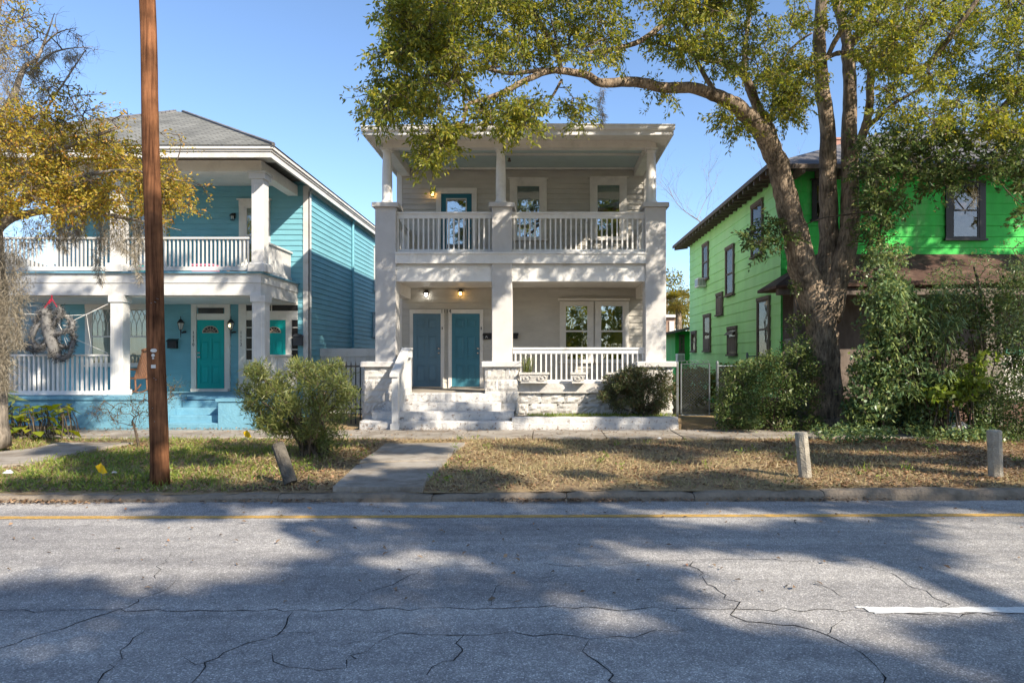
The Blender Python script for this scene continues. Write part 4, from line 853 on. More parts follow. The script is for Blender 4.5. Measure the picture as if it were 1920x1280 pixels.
mb = MB(); mb.box(X(1566, 23), X(1582, 23), 23., 23.6, 8., Z(262, 23)); mb.box(X(1564, 23), X(1584, 23), 22.97, 23.63, Z(262, 23), Z(258, 23)); mb.build('chimney', paint('chimney brick', (.40, .22, .17), rough=.9, var=.25), rf)
mb = MB(); mb.box(X(1770, 23), X(1786, 23), 23., 23.6, 8., Z(222, 23)); mb.box(X(1768, 23), X(1788, 23), 22.97, 23.63, Z(222, 23), Z(217, 23)); mb.build('chimney', paint('pink chimney brick', (.45, .26, .2), rough=.9, var=.25), rf)
def sidewin(pa, pb, yt, yb, meet=.5, board=None, lit=None, pb_=None):
    ya, yb_ = GX * F / (pa - VX), GX * F / (pb - VX); y0, y1 = min(ya, yb_), max(ya, yb_); ym = y0
    w = window(gr, TS, y0, y1, Z(yb, y0), Z(yt, y0), m_dkwood, fw=.09, hd=.1, meet=meet, glass=lit or m_glass3, interior=m_drywin, cap=False); return y0, y1, w
sidewin(1413, 1431, 378, 474); sidewin(1364, 1377, 462, 550, blind if False else .45)
sidewin(1320, 1329, 457, 522); 
y0, y1, w = sidewin(1346.5, 1356, 552, 588, 0); mb = MB(TS); mb.box(y0 + .05, y1 - .05, .06, .075, Z(586, y0), Z(556, y0)); mb.build('boarding', m_dkwood, w)
y0, y1, w = sidewin(1322, 1333, 592, 657); mb = MB(TS); mb.box(y0 + .05, y1 - .05, .06, .08, Z(655, y0), Z(634, y0)); mb.build('boarding', m_dkwood, w)
y0, y1, w = sidewin(1367.5, 1382, 616, 664, 0); mb = MB(TS); mb.add([(y0, .2, Z(627, y0)), (y1, .2, Z(627, y0)), (y1, .08, Z(620, y0)), (y0, .08, Z(620, y0))], [(0, 1, 2, 3)]); mb.box(y0 + .04, y1 - .04, .06, .07, Z(660, y0), Z(630, y0)); mb.build('screen', m_dkwood, w)
sidewin(1424, 1444, 560, 672); sidewin(1299, 1306, 624, 658)
def acunit(label, c, s, T_):
    t = thing('air_conditioner', label, 'air conditioner', c, 'window air conditioners of the green house'); mw = m_rail
    x, y, z = c; mb = MB(); mb.cbox(x - .32, x, y - s, y + s, z, z + .36, .015); mb.build('case', mw, t)
    mb = MB(); mb.box(x - .327, x - .3205, y - s + .05, y + s - .05, z + .05, z + .31); mb.build('grille', m_galv, t)
    mb = MB()
    for q in range(5): mb.box(x - .31 + q * .06, x - .28 + q * .06, y - s - .006, y - s - .0005, z + .06, z + .3)
    mb.build('vent', m_galv, t)
acunit('white window air conditioner high on the side of the green house', (GX - .03, 27.2, Z(538, 27)), .3, None)
# front window, diamond-paned upper sash
w = window(gr, T, X(1783, GY), X(1834, GY), Z(448, GY), Z(348, GY), m_black, fw=.17, hd=.12, meet=.53, glass=m_glass3, interior=m_drywin, cap=False)
mb = MB(T); c = (X(1808, GY), Z(374, GY)); dx, dz = .26, .32
for s in (-1, 1):
    for q in (-1, 1): mb.tube([(c[0] + s * dx, .05, c[1]), (c[0], .05, c[1] + q * dz)], .014, 4)
    mb.tube([(c[0] + s * dx, .05, c[1]), (c[0] + s * .36, .05, c[1])], .014, 4); mb.tube([(c[0], .05, c[1] + s * dz), (c[0], .05, c[1] + s * .4)], .014, 4)
mb.build('lattice', m_black, w)
window(gr, T, X(1527, GY), X(1549, GY), Z(412, GY), Z(346, GY), m_black, fw=.08, hd=.1, glass=m_glass3)
window(gr, T, X(1945, GY), X(1995, GY), Z(448, GY), Z(348, GY), m_black, fw=.17, hd=.12, glass=m_glass3)
m_gpier = paint('grimy stucco', (.22, .195, .165), rough=.9, var=.25, dirt=(.10, .085, .07), damt=.6)
# porch: roof, posts, inner wall, balustrade
mb = MB(); px0, px1 = X(1455, 17.), 19.
mb.add([(px0, 17.0, 3.62), (px1, 17.0, 3.95), (px1, GY - .02, 4.62), (px0 + 1.6, GY - .02, 4.62), (px0, 17.0, 3.55), (px1, 17.0, 3.86), (px1, GY - .02, 3.88), (px0, GY - .02, 3.56), (px0, GY - .02, 3.63)], [(0, 1, 2, 3), (4, 7, 6, 5), (0, 4, 5, 1), (1, 5, 6, 2), (0, 3, 8), (0, 8, 7, 4)]); mb.build('porch_roof', m_rust, gr, recalc=False)
mb = MB(); mb.box(px0 + .1, px1, 17.1, 17.3, 3.40, 3.552); mb.build('porch_beam', m_dkwood, gr)
mb = MB(); mb.box(px0 + .1, px1, 17.1, GY - .06, .1, .75); mb.build('porch_floor', paint('brick base', (.16, .10, .08), rough=.9, var=.3), gr)
mb = MB(); mb.box(GX + .03, 20, GY - .05, GY - .02, .75, 3.76); mb.build('porch_back_wall', m_dkwood, gr)
for a in (1500, 1850, 1985):
    mb = MB(); q = X(a, 17.2); mb.cbox(q - .3, q + .3, 16.98, 17.5, .1, 2.3, .02); p = mb.build('pier', m_gpier, gr); mb = MB(); mb.cbox(q - .12, q + .12, 17.08, 17.34, 2.301, 3.40, .015); mb.build('post', m_dkwood, p)
mb = MB(); mb.box(X(1862, 17.2), 19, 17.15, 17.24, 1.90, 2.03); rl = mb.build('balustrade', paint('green rail', (.06, .22, .15), rough=.6), gr)
mb = MB()
for q in np.arange(X(1866, 17.2), 19, .16): mb.box(q, q + .13, 17.18, 17.21, .76, 1.90)
mb.build('boards', m_trim, rl)
mb = MB(); mb.box(X(1690, 16.8), X(1780, 16.8), 16.4, 17.05, .1, .5); mb.box(X(1690, 16.8), X(1780, 16.8), 16.7, 17.05, .501, .72); mb.build('front_steps', paint('teal steps', (.03, .13, .14), rough=.7), gr)
# rear lean-to
an = MB(); ax0, ax1, ay = X(1266, 31.), X(1300, 31.) + .6, 31.
sh = thing('green_lean_to', 'low green lean-to with a shallow roof behind the green house', 'shed', (ax0, ay, .14))
mb = MB(); mb.box(ax0, ax1, ay, ay + 4, .1, Z(620, ay)); mb.build('wall', m_green, sh)
mb = MB(); mb.add([(ax0 - .6, ay - .5, Z(625, ay)), (ax1, ay - .5, Z(606, ay)), (ax1, ay + 4, Z(606, ay)), (ax0 - .6, ay + 4, Z(625, ay)), (ax0 - .6, ay - .5, Z(629, ay)), (ax1, ay - .5, Z(611, ay)), (ax1, ay + 4, Z(611, ay)), (ax0 - .6, ay + 4, Z(629, ay))], [(0, 1, 2, 3), (4, 7, 6, 5), (0, 4, 5, 1), (1, 5, 6, 2), (2, 6, 7, 3), (3, 7, 4, 0)]); mb.build('roof', m_roofd, sh)
window(sh, TF(ay), X(1275, ay), X(1281, ay), Z(660, ay), Z(631, ay), m_dkwood, fw=.05, hd=.05)
t = acunit('white air conditioner under the window of the green lean-to', (X(1282, 30.7), 30.7, Z(678, 30.7)), .25, None)
# ================================================================ NEIGHBOUR & BACKGROUND BUILDINGS
nb = thing('white_house', 'white clapboard house glimpsed left of the blue porch behind the spider', 'house', (-17, 24, .14))
mb = MB(); mb.box(-30, X(40, 24) - .0, 23, 33, .1, 4.2); mb.T = TF(23); siding(mb, -30, X(40, 24), .4, 4.1, .16); mb.T = TXp(X(40, 24)); siding(mb, 23, 33, .4, 4.1, .16); mb.build('wall', m_trim, nb)
mb = MB(); hip(mb, -30.5, X(40, 24) + .4, 22.5, 33.5, 4.2, 24); mb.build('roof', m_roofg, nb)
window(nb, TF(23), X(12, 23), X(30, 23), Z(640, 23), Z(600, 23), m_white, fw=.1, hd=.12, blind=.5)
bb = thing('brick_building', 'distant pale and brown building between the grey and green houses', 'building', (X(1256, 45), 45, .14))
mb = MB(); mb.box(X(1225, 45), X(1266, 45), 45, 52, .1, Z(595, 45)); mb.build('wall', paint('brown brick', (.30, .20, .15), rough=.9, var=.25), bb)
mb = MB(); mb.box(X(1222, 45), X(1269, 45), 44.8, 52.2, Z(595, 45), Z(590, 45)); mb.build('cornice', m_trim, bb)
mb = MB(); mb.box(X(1255, 45), X(1264, 45), 44.94, 44.999, Z(650, 45), Z(602, 45)); mb.build('pilaster', m_trim, bb)
# ================================================================ FENCES
vf = thing('white_fence', 'white solid board fence between the blue and grey houses', 'fence', (X(655, 20.5), 20.5, .14))
mb = MB(); a, b = BR + .04, X(735, 20.5); q = a
while q < b: mb.box(q + .003, q + .147, 20.5, 20.53, .15, Z(668, 20.5)); q += .15
mb.build('boards', m_white, vf); mb = MB(); mb.box(a, b, 20.46, 20.57, Z(668, 20.5) + .001, Z(653, 20.5)); mb.build('top_rail', m_white, vf)
fi = thing('iron_fence', 'black iron picket fence and gate left of the grey house', 'fence', (X(640, 17.2), 17.2, .14))
s0 = None; a = X(606, 17.2); b = X(693, 17.2); k = 11
for i in range(k):
    x = a + (b - a) * i / (k - 1)
    if s0 is None: mb = MB(); mb.box(x - .013, x + .013, 17.19, 17.215, .16, Z(683, 17.2)); mb.add([(x - .013, 17.19, Z(683, 17.2)), (x + .013, 17.19, Z(683, 17.2)), (x + .013, 17.215, Z(683, 17.2)), (x - .013, 17.215, Z(683, 17.2)), (x, 17.2, Z(676, 17.2))], [(0, 1, 4), (1, 2, 4), (2, 3, 4), (3, 0, 4)]); s0 = mb.build('picket', m_black, fi)
    else: inst(s0, fi, ((b - a) * i / (k - 1), 0, 0))
mb = MB(); mb.box(a - .03, b + .03, 17.18, 17.19, Z(688, 17.2), Z(685, 17.2)); mb.box(a - .03, b + .03, 17.18, 17.19, Z(731, 17.2), Z(728, 17.2)); mb.box(a - .03, b + .03, 17.18, 17.19, Z(768, 17.2), Z(765, 17.2)); mb.build('rails', m_black, fi)
def chain(par, x0, x1, z0, z1, y, pitch=.075, dy=0.):
    mb = MB(); W = x1 - x0; H = z1 - z0; r = .0028
    for s in (1, -1):
        c = -H if s > 0 else 0
        while c < W + (0 if s > 0 else H):
            if s > 0: a0 = max(0, c); a1 = min(W, c + H); p = ((x0 + a0, z0 + a0 - c), (x0 + a1, z0 + a1 - c))
            else: a0 = max(0, c - H); a1 = min(W, c); p = ((x0 + a0, z0 + c - a0), (x0 + a1, z0 + c - a1))
            if a1 - a0 > .02: mb.tube([(p[0][0], y + s * .003 + dy * (p[0][0] - x0) / W, p[0][1]), (p[1][0], y + s * .003 + dy * (p[1][0] - x0) / W, p[1][1])], r, 3, cap=False)
            c += pitch
    return mb.build('mesh_wire', m_galv, par)
gy = 17.3; cg = thing('chain_link_gate', 'closed chain-link gate between the grey house and the green house', 'gate', (X(1303, gy), gy, .14)); x0, x1, z0, z1 = X(1277, gy), X(1330, gy), Z(778, gy), Z(682, gy)
mb = MB(); mb.tube([(x0, gy, z0), (x1, gy, z0), (x1, gy, z1), (x0, gy, z1), (x0, gy, z0)], .022, 7); mb.build('frame', m_galv, cg); chain(cg, x0, x1, z0, z1, gy)
mb = MB()
for i in range(5): c = x0 + .08 + (x1 - x0 - .16) * i / 4; mb.tube([(c + .07 * math.cos(a), gy, z1 + .02 + .07 * math.sin(a)) for a in np.linspace(0, math.pi, 9)], .006, 4)
mb.build('scrolls', m_galv, cg)
cf = thing('chain_link_fence', 'chain-link fence on grey steel posts before the green house', 'fence', (X(1345, gy), gy, .14))
for a, yy_, zt_ in ((1270, gy, 682), (1345, gy, 681), (1401, 20., 665), (1450, 22.5, 668)):
    mb = MB(); mb.tube([(X(a, yy_), yy_, .1), (X(a, yy_), yy_, Z(zt_, yy_))], .034, 10); mb.lathe([(.04, 0), (.03, .05), (.005, .07)], (X(a, yy_), yy_, Z(zt_, yy_)), 10); mb.build('post', m_galv, cf)
mb = MB(); mb.tube([(X(1345, gy), gy, Z(686, gy)), (X(1400, gy), gy, Z(686, gy)), (X(1470, gy), gy, Z(686, gy))], .02, 7); mb.tube([(X(1401, 20), 20, Z(668, 20)), (X(1460, 20), 20, Z(667, 20))], .02, 7); mb.build('top_rail', m_galv, cf)
chain(cf, X(1345, gy), X(1470, gy), .2, Z(686, gy), gy)
# ================================================================ POLE, POSTS, LITTER
pb = G(300, 899, .15); pt = thing('utility_pole', 'tall brown wooden utility pole at the kerb before the blue house', 'utility pole', pb)
mb = MB(); top = 12.; xt = X(276, pb[1]); zt0 = Z(0, pb[1]); k = 40
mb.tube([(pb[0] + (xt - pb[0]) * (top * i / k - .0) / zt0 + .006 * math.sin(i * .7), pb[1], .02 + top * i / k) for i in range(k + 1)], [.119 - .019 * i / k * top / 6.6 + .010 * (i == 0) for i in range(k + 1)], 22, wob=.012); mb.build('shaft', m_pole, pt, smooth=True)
mtag = paint('aluminium tag', (.62, .62, .6), rough=.4, bump=0, metal=.3); md = paint('black strap', (.015, .015, .02), rough=.8, bump=0)
fy = pb[1] - .116; fx = lambda p: X(p, pb[1] - .11); fz = lambda p: Z(p, pb[1] - .11)
def disc(name, px, py, rx, rz, m, y=None): mb = MB(); q = y or fy - .006; n = 16; mb.add([(fx(px) + rx * math.cos(2 * math.pi * i / n), yy, fz(py) + rz * math.sin(2 * math.pi * i / n)) for yy in (q, q + .012) for i in range(n)], [tuple(range(n)), tuple(range(2 * n - 1, n - 1, -1))] + [(i, (i + 1) % n, n + (i + 1) % n, n + i) for i in range(n)]); return mb.build(name, m, pt)
for i in range(7): a, b = rnd.uniform(283, 301), rnd.uniform(560, 800); mb = MB(); q = (fx(a), pb[1] - .119, fz(b)); mb.tube([(q[0], q[1] + .03, q[2]), (q[0], q[1] - .006, q[2] + .004)], .0045, 6); mb.build('nail', m_galv, pt)
disc('oval_tag', 289, 657, .042, .026, mtag, fy - .01); disc('round_tag', 288, 666, .022, .022, mtag, fy - .01); disc('stud', 288, 671.5, .012, .012, mtag, fy - .01)
mb = MB(); mb.box(fx(284.5), fx(293), fy - .012, fy - .005, fz(690), fz(683.5)); mb.build('square_tag', mtag, pt)
m_post = paint('weathered concrete post', (.36, .325, .265), rough=.95, var=.25, sc=9., bump=.9, bsc=45., dirt=(.14, .13, .09), damt=.7, dsc=5.)
def cpost(label, base, top, w, roundp=False, m=None, hs=.0):
    o = tag(None or None, ) if False else None
    b = np.array(base); t_ = np.array(top); mb = MB(); n = 12 if roundp else 8; k = 9; pts = [tuple(b + (t_ - b) * (i / k)) for i in range(k + 1)]
    rr = [w] * k + [w * .86]; pts[-1] = tuple(b + (t_ - b) * 1.0); pts[-2] = tuple(b + (t_ - b) * .975)
    mb.tube(pts, rr, n, wob=.035)
    ob = mb.build('concrete_post', m or m_post, None, loc=base); tag(ob, label, 'post', 'concrete posts on the verge'); return ob
b = G(1510, 894, .12); cpost('upright concrete post on the verge left of the overgrown shrubs, slightly leaning', b, (X(1502, b[1]), b[1], Z(810, b[1])), .092)
b = G(1867, 892, .14); cpost('upright concrete post at the right edge of the verge before the shrubs', b, (X(1864, b[1]), b[1], Z(806, b[1])), .096)
b = G(546, 905, .13); cpost('toppling round post leaning left in front of the narrow-leaved bush', b, (X(518, b[1] + .1), b[1] + .15, Z(832, b[1] + .15)), .088, True, paint('mossy grey post', (.12, .105, .085), rough=.95, var=.4, sc=8., bump=1., bsc=35.))
def flag(label, px, py, h, gpy):
    b = G(px, gpy, .14); t = thing('marker_flag', label, 'flag', b, 'yellow marker flags'); m = paint('yellow vinyl', (.80, .50, .01), rough=.5, bump=0)
    mb = MB(); mb.tube([b, (b[0] + .01, b[1], b[2] + h)], .004, 5); mb.build('wire', m_galv, t)
    mb = MB(); vs = []; fs = []; k = 6
    for j in range(k + 1):
        for i in range(k + 1):
            u, v = i / k, j / k; vs.append((b[0] + .01 - .08 + .14 * u + .03 * v, b[1] - .02 + .03 * math.sin(u * 5 + v), b[2] + h - .15 * v - .09 * abs(u - .5) * (1 - v) + .04 * abs(u - .5) * v))
    mb.add(vs, [(j * (k + 1) + i, j * (k + 1) + i + 1, (j + 1) * (k + 1) + i + 1, (j + 1) * (k + 1) + i) for j in range(k) for i in range(k)]); mb.build('pennant', m, t, smooth=True, recalc=False)
flag('yellow marker flag in the green weeds near the kerb left of the pole', 190, 890, .26, 903); flag('small yellow marker flag by the sidewalk beside the narrow-leaved bush', 463, 812, .30, 835)
def trash(name, label, px, py, s, c, kind):
    b = G(px, py, .15 if py < 925 else .02); mb = MB(); n = 9; m_ = 5; vs = []
    for j in range(m_):
        for i in range(n): a = 2 * math.pi * i / n; r = s * (1 - j / m_ * .8) * rnd.uniform(.6, 1.2); vs.append((b[0] + r * math.cos(a), b[1] + r * .7 * math.sin(a), b[2] + s * .6 * j / m_ * rnd.uniform(.7, 1.3)))
    mb.add(vs, [(j * n + i, j * n + (i + 1) % n, (j + 1) * n + (i + 1) % n, (j + 1) * n + i) for j in range(m_ - 1) for i in range(n)] + [tuple((m_ - 1) * n + i for i in range(n))])
    tag(mb.build(name, paint(name + ' litter', c, rough=.6, var=.2, bump=0)), label, kind)
trash('crumpled_paper', 'crumpled white paper in the weeds at the left edge of the verge', 16, 886, .075, (.6, .62, .68), 'litter')
trash('crumpled_paper', 'small white scrap in the weeds between the yellow flag and the pole', 214, 886, .05, (.62, .62, .64), 'litter')
trash('crumpled_paper', 'white scrap on the dry grass before the dark shrub', 1236, 822, .05, (.66, .66, .66), 'litter')
b = G(950, 934, 0.); mb = MB(); mb.tube([(b[0] - .06, b[1], .03), (b[0] + .055, b[1] + .01, .032)], [.031, .029], 14); mb.tube([(b[0] + .0551, b[1] + .01, .032), (b[0] + .065, b[1] + .012, .032)], [.029, .022], 14); tag(mb.build('drink_can', paint('turquoise can', (.05, .45, .50), rough=.35, var=.5, sc=30., bump=0), smooth=True), 'flattened turquoise can in the gutter at the kerb', 'can')
b = G(1798, 822, .14); mb = MB(); bmv = ball(b, (1, 1, 1), 1); n, k = 14, 8; vs = []
for j in range(k + 1):
    for i in range(n): a = 2 * math.pi * i / n; q = math.pi * j / k; r = rnd.uniform(.9, 1.1); vs.append((b[0] + .22 * r * math.sin(q) * math.cos(a), b[1] + .18 * r * math.sin(q) * math.sin(a), .12 + .17 - .19 * r * math.cos(q)))
mb.add(vs, [(j * n + i, j * n + (i + 1) % n, (j + 1) * n + (i + 1) % n, (j + 1) * n + i) for j in range(k) for i in range(n)]); tag(mb.build('boulder', m_step), 'whitewashed boulder low among the shrubs on the right', 'boulder')
# ================================================================ VEGETATION
class Tree:
    def __init__(s, name, label, cat, base, m_b, group=None):
        s.t = thing(name, label, cat, base, group); s.nodes = []; s.trunk = MB(); s.tw = MB(); s.mb_ = m_b; s.tb = False
    def limb(s, pts, wob=.05, n=12, px=True, k=5):
        q = [P(a[0], a[1], a[2]) if px else a[:3] for a in pts]; sp = smooth_path(q, k); rr = [x[0] for x in smooth_path([(a[3], 0, 0) for a in pts], k)]
        sp = [p + R.normal(size=3) * r * .05 for p, r in zip(sp, rr)]
        s.trunk.tube(sp, rr, n, wob=wob); s.nodes += [tuple(p) for p in sp]
    def grow(s, clumps, r0=.022, r1=.005, maxd=9e9, sides=5, sub=3, subr=.3):
        nd = np.array(s.nodes); cl = sorted(clumps, key=lambda c: np.min(np.sum((nd - np.array(c)) ** 2, 1)))
        for c in cl:
            c = np.array(c); A = np.array(s.nodes); d = np.sum((A - c) ** 2, 1); a = A[np.argmin(d)]; L = math.sqrt(d.min())
            if L < .05: continue
            k = max(3, int(L / .18)); pts = []
            b1 = R.normal(size=3) * L * .12; b1[2] += L * .10
            for i in range(k + 1):
                t = i / k; pts.append(a + (c - a) * t + b1 * math.sin(math.pi * t) + (R.normal(size=3) * .018 if 0 < i < k else 0))
            rb = min(r0, .006 + .012 * L); s.tw.tube(pts, [rb + (r1 - rb) * i / k for i in range(k + 1)], sides, cap=False); s.nodes += [tuple(p) for p in pts[1:]]
            for _ in range(sub):
                e = c + unit(R.normal(size=(1, 3)))[0] * subr * rnd.uniform(.6, 1.3); m_ = (c + e) / 2 + R.normal(size=3) * .03; s.tw.tube([c, m_, e], [r1, r1 * .7, r1 * .35], 3, cap=False)
    def finish(s, tname='trunk', bname='branches'):
        if s.trunk.v: s.trunk.build(tname, s.mb_, s.t, smooth=True, recalc=False)
        if s.tw.v: s.tw.build(bname, m_twig, s.t, smooth=True, recalc=False)
        return s.t
def cluster(cl, n, r, shell=.3, sq=.8):
    return np.concatenate([ball(c, (r * rnd.uniform(.7, 1.25),) * 2 + (r * sq,), int(n * rnd.uniform(.6, 1.4)), shell) for c in cl])
def sprays(T_, cl, ntw, nl, r, L, W, droop=.6, geo=True):
    C = []; O = []
    for c in cl:
        c = np.array(c); k = max(2, int(ntw * rnd.uniform(.7, 1.3)))
        for _ in range(k):
            d = R.normal(size=3); d[2] = d[2] * .6 - .1; d /= np.linalg.norm(d); l = r * rnd.uniform(.7, 1.35); e = c + d * l - np.array([0, 0, .12 * l]); m_ = c + d * l * .5 + R.normal(size=3) * .03
            if geo: T_.tw.tube([c, m_, e], [.006, .004, .002], 3, cap=False)
            t = R.uniform(.25, 1.08, nl)[:, None]; C.append(c + (e - c) * t + R.normal(size=(nl, 3)) * .035); O.append(np.repeat(d[None], nl, 0))
    C = np.concatenate(C); O = np.concatenate(O); return leafarr(C, L, W, droop=droop, out=O, outw=1.0)
# ---- big camphor-like street tree, right
TY = 16.4
T1 = Tree('big_tree', 'large multi-stemmed evergreen tree whose limb arches over the grey house roof', 'tree', (X(1553, TY), TY, .1), m_bark)
T1.limb([(1553, 815, TY, .55), (1553, 785, TY, .43), (1551, 740, TY, .36), (1547, 680, TY, .335), (1542, 620, TY, .345), (1537, 570, TY, .39), (1532, 535, TY, .33)], n=18, wob=.06)
T1.limb([(1548, 640, TY, .3), (1524, 560, TY - .05, .36), (1506, 500, TY - .2, .33), (1488, 430, TY - .35, .29), (1474, 370, TY - .5, .265), (1459, 310, TY - .7, .24), (1432, 255, TY - .9, .21), (1406, 222, TY - 1.1, .19), (1378, 197, TY - 1.4, .17), (1345, 180, TY - 1.7, .14), (1304, 166, TY - 2.0, .12), (1240, 164, TY - 2.4, .105), (1193, 154, TY - 2.8, .10), (1127, 155, TY - 3.2, .085), (1100, 141, TY - 3.3, .075), (1053, 133, TY - 3.6, .065), (1027, 134, TY - 3.7, .06), (993, 147, TY - 3.9, .055), (950, 170, TY - 4.1, .047), (907, 187, TY - 4.3, .04), (877, 197, TY - 4.4, .032), (867, 230, TY - 4.4, .024), (840, 257, TY - 4.4, .018), (812, 280, TY - 4.4, .012)])
T1.limb([(1480, 400, TY - .4, .16), (1466, 345, TY - .3, .17), (1456, 285, TY - .2, .15), (1438, 232, TY - .2, .13), (1420, 200, TY - .3, .115), (1405, 160, TY - .5, .10), (1386, 133, TY - .8, .085), (1350, 116, TY - 1.2, .07), (1315, 110, TY - 1.6, .05), (1270, 80, TY - 2, .035), (1220, 60, TY - 2.4, .02)])
T1.limb([(1425, 215, TY - .3, .09), (1398, 150, TY - .2, .075), (1397, 90, TY - .1, .06), (1405, 20, TY, .05), (1400, -60, TY, .04)])
T1.limb([(1346, 181, TY - 1.7, .06), (1311, 124, TY - 1.6, .05), (1290, 60, TY - 1.5, .04), (1250, 0, TY - 1.5, .035), (1200, -80, TY - 1.6, .03)])
T1.limb([(1534, 590, TY, .3), (1546, 520, TY + .05, .26), (1553, 440, TY + .1, .225), (1553, 326, TY + .1, .20), (1550, 230, TY, .18), (1541, 160, TY, .165), (1537, 100, TY, .15), (1538, 35, TY, .14), (1544, -60, TY, .12), (1530, -200, TY - .5, .09)])
T1.limb([(1552, 600, TY, .3), (1572, 520, TY - .1, .27), (1588, 460, TY - .15, .245), (1594, 400, TY - .1, .215), (1594, 326, TY, .195), (1591, 248, TY + .1, .175), (1594, 177, TY + .2, .16), (1591, 106, TY + .2, .15), (1586, 64, TY + .2, .13), (1568, 0, TY + .2, .11), (1550, -120, TY, .08)])
T1.limb([(1594, 310, TY, .13), (1608, 276, TY - .2, .115), (1622, 241, TY - .4, .10), (1630, 198, TY - .5, .09), (1633, 135, TY - .6, .09), (1646, 121, TY - .8, .085), (1683, 131, TY - 1.1, .08), (1729, 128, TY - 1.5, .075), (1764, 92, TY - 1.8, .06), (1824, 11, TY - 2.2, .05), (1870, -60, TY - 2.4, .04)])
T1.limb([(1620, 243, TY - .4, .07), (1650, 218, TY - .6, .05), (1683, 190, TY - .9, .04), (1740, 160, TY - 1.2, .02)])
T1.limb([(1633, 128, TY - .6, .07), (1600, 103, TY - .3, .065), (1575, 100, TY - .2, .06), (1556, 106, TY - .3, .05), (1510, 125, TY - .6, .04), (1470, 135, TY - .8, .025)])
T1.limb([(1590, 85, TY + .2, .11), (1606, 70, TY + .1, .11), (1630, 39, TY, .10), (1651, 0, TY - .1, .09), (1690, -80, TY - .4, .07)])
T1.limb([(1612, 62, TY, .08), (1634, 43, TY - .2, .075), (1665, 50, TY - .4, .075), (1708, 58, TY - .7, .07), (1747, 40, TY - 1, .06), (1752, 10, TY - 1.1, .055), (1740, -40, TY - 1.2, .05)])
T1.limb([(1552, 106, TY - .2, .055), (1570, 70, TY - .4, .06), (1600, 30, TY - .7, .055), (1640, -20, TY - 1, .05)])
T1.limb([(1445, 240, TY - .2, .035), (1453, 165, TY - .4, .035), (1467, 117, TY - .6, .03), (1495, 81, TY - .8, .025), (1523, 62, TY - 1, .02)])
T1.limb([(1850, 240, TY - .5, .04), (1895, 184, TY - .9, .06), (1950, 150, TY - 1.2, .08), (2050, 120, TY - 1.2, .1)])
T1.limb([(1053, 133, TY - 3.6, .045), (1040, 90, TY - 3.5, .05), (1010, 40, TY - 3.5, .045), (985, 0, TY - 3.5, .035), (940, -60, TY - 3.5, .025)])
T1.limb([(1100, 100, TY - 3.2, .03), (1160, 90, TY - 3., .045), (1210, 72, TY - 2.7, .055), (1260, 30, TY - 2.4, .06)])
T1.limb([(1053, 150, TY - 3.5, .028), (1030, 190, TY - 3.7, .022), (1005, 220, TY - 3.8, .014)])
T1.limb([(940, 125, TY - 4, .02), (910, 128, TY - 4.1, .03), (960, 138, TY - 4., .035), (1020, 130, TY - 3.7, .04)])
PA = [(728, -40), (730, 70), (708, 135), (684, 150), (690, 225), (755, 238), (815, 215), (880, 185), (872, 140), (950, 118), (1060, 112), (1240, 125), (1300, 140), (1330, 60), (1390, -40)]
cl = polypts(PA, 250, 11.4, 14.2) + polypts([(728, -40), (730, 70), (690, 150), (692, 222), (800, 215), (870, 150), (870, -40)], 70, 11.4, 13)
cl += polypts([(890, 190), (1000, 178), (1000, 238), (962, 252), (910, 242)], 24, 11.6, 12.6) + polypts([(806, 235), (862, 225), (856, 258), (826, 290), (804, 308), (788, 300), (788, 280)], 17, 11.8, 12.3)
cl += polypts([(1062, 170), (1108, 168), (1100, 225), (1075, 222)], 6, 12.4, 13) + polypts([(1215, 165), (1300, 180), (1290, 190), (1225, 186)], 6, 13.6, 14.4)
PB = [(1290, -40), (1560, -40), (1525, 110), (1512, 170), (1498, 222), (1445, 228), (1420, 190), (1390, 110), (1340, 150), (1290, 120)]
cl += polypts(PB, 105, 13.5, 16.6) + polypts([(1340, 190), (1375, 215), (1400, 240), (1385, 248), (1350, 225)], 7, 14.4, 15.2) + polypts([(1420, 130), (1520, 110), (1500, 225), (1455, 235)], 22, 15, 16.4)
PC = [(1550, -40), (1960, -40), (1960, 250), (1880, 250), (1780, 235), (1640, 205), (1636, 110), (1600, 60)]
cl += polypts(PC, 285, 13., 16.8)
# unseen leaf lumps above the frame, added to the crown to shade the house fronts
def nz(x, y, z, s=1.): return math.sin(x * 1.9 * s + 1.3 * math.sin(y * 1.1 * s)) * .5 + math.sin(z * 2.3 * s + x * .7 * s) * .35 + math.sin(y * 1.7 * s - z * .9 * s + 2) * .35
cl = [c for c in cl if nz(*c) > (-.95 if c[0] < 1.2 else -.42) and c[2] > 4.6]
def facade_shade(n, x0, x1, z0, z1, thr, s0, s1, Yf=17., st=1.):   # adds unseen lumps up-sun of the shade wanted on a house front
    c = 0; t = 0
    while c < n and t < n * 50:
        t += 1; x, z, s = rnd.uniform(x0, x1), rnd.uniform(z0, z1), rnd.uniform(s0, s1)
        if Yf == 14.5 and 5.6 < x < 7.9: continue
        if .5 + .5 * math.sin(x * 2.1 + z * 1.6 + 1.2 * math.sin(z * 1.3 + x)) * math.sin(z * 1.9 - x * 1.2 + .8) > thr and not (x > 1.9 and z > 3.9 and x < 3.0):
            q = (x + s, Yf - s, z + s)
            if q[2] > CZ + (HY + 40) * q[1] / F: cl.append(q); c += 1
facade_shade(95, -4.2, 3.4, 3.2, 7.2, .45, 3.6, 6.2); facade_shade(34, -4.4, 3.4, .1, 1.6, .5, 8, 10.5, 16.); facade_shade(46, -14, -6.2, .1, 4.6, .58, 7.5, 10.5, 16.6)
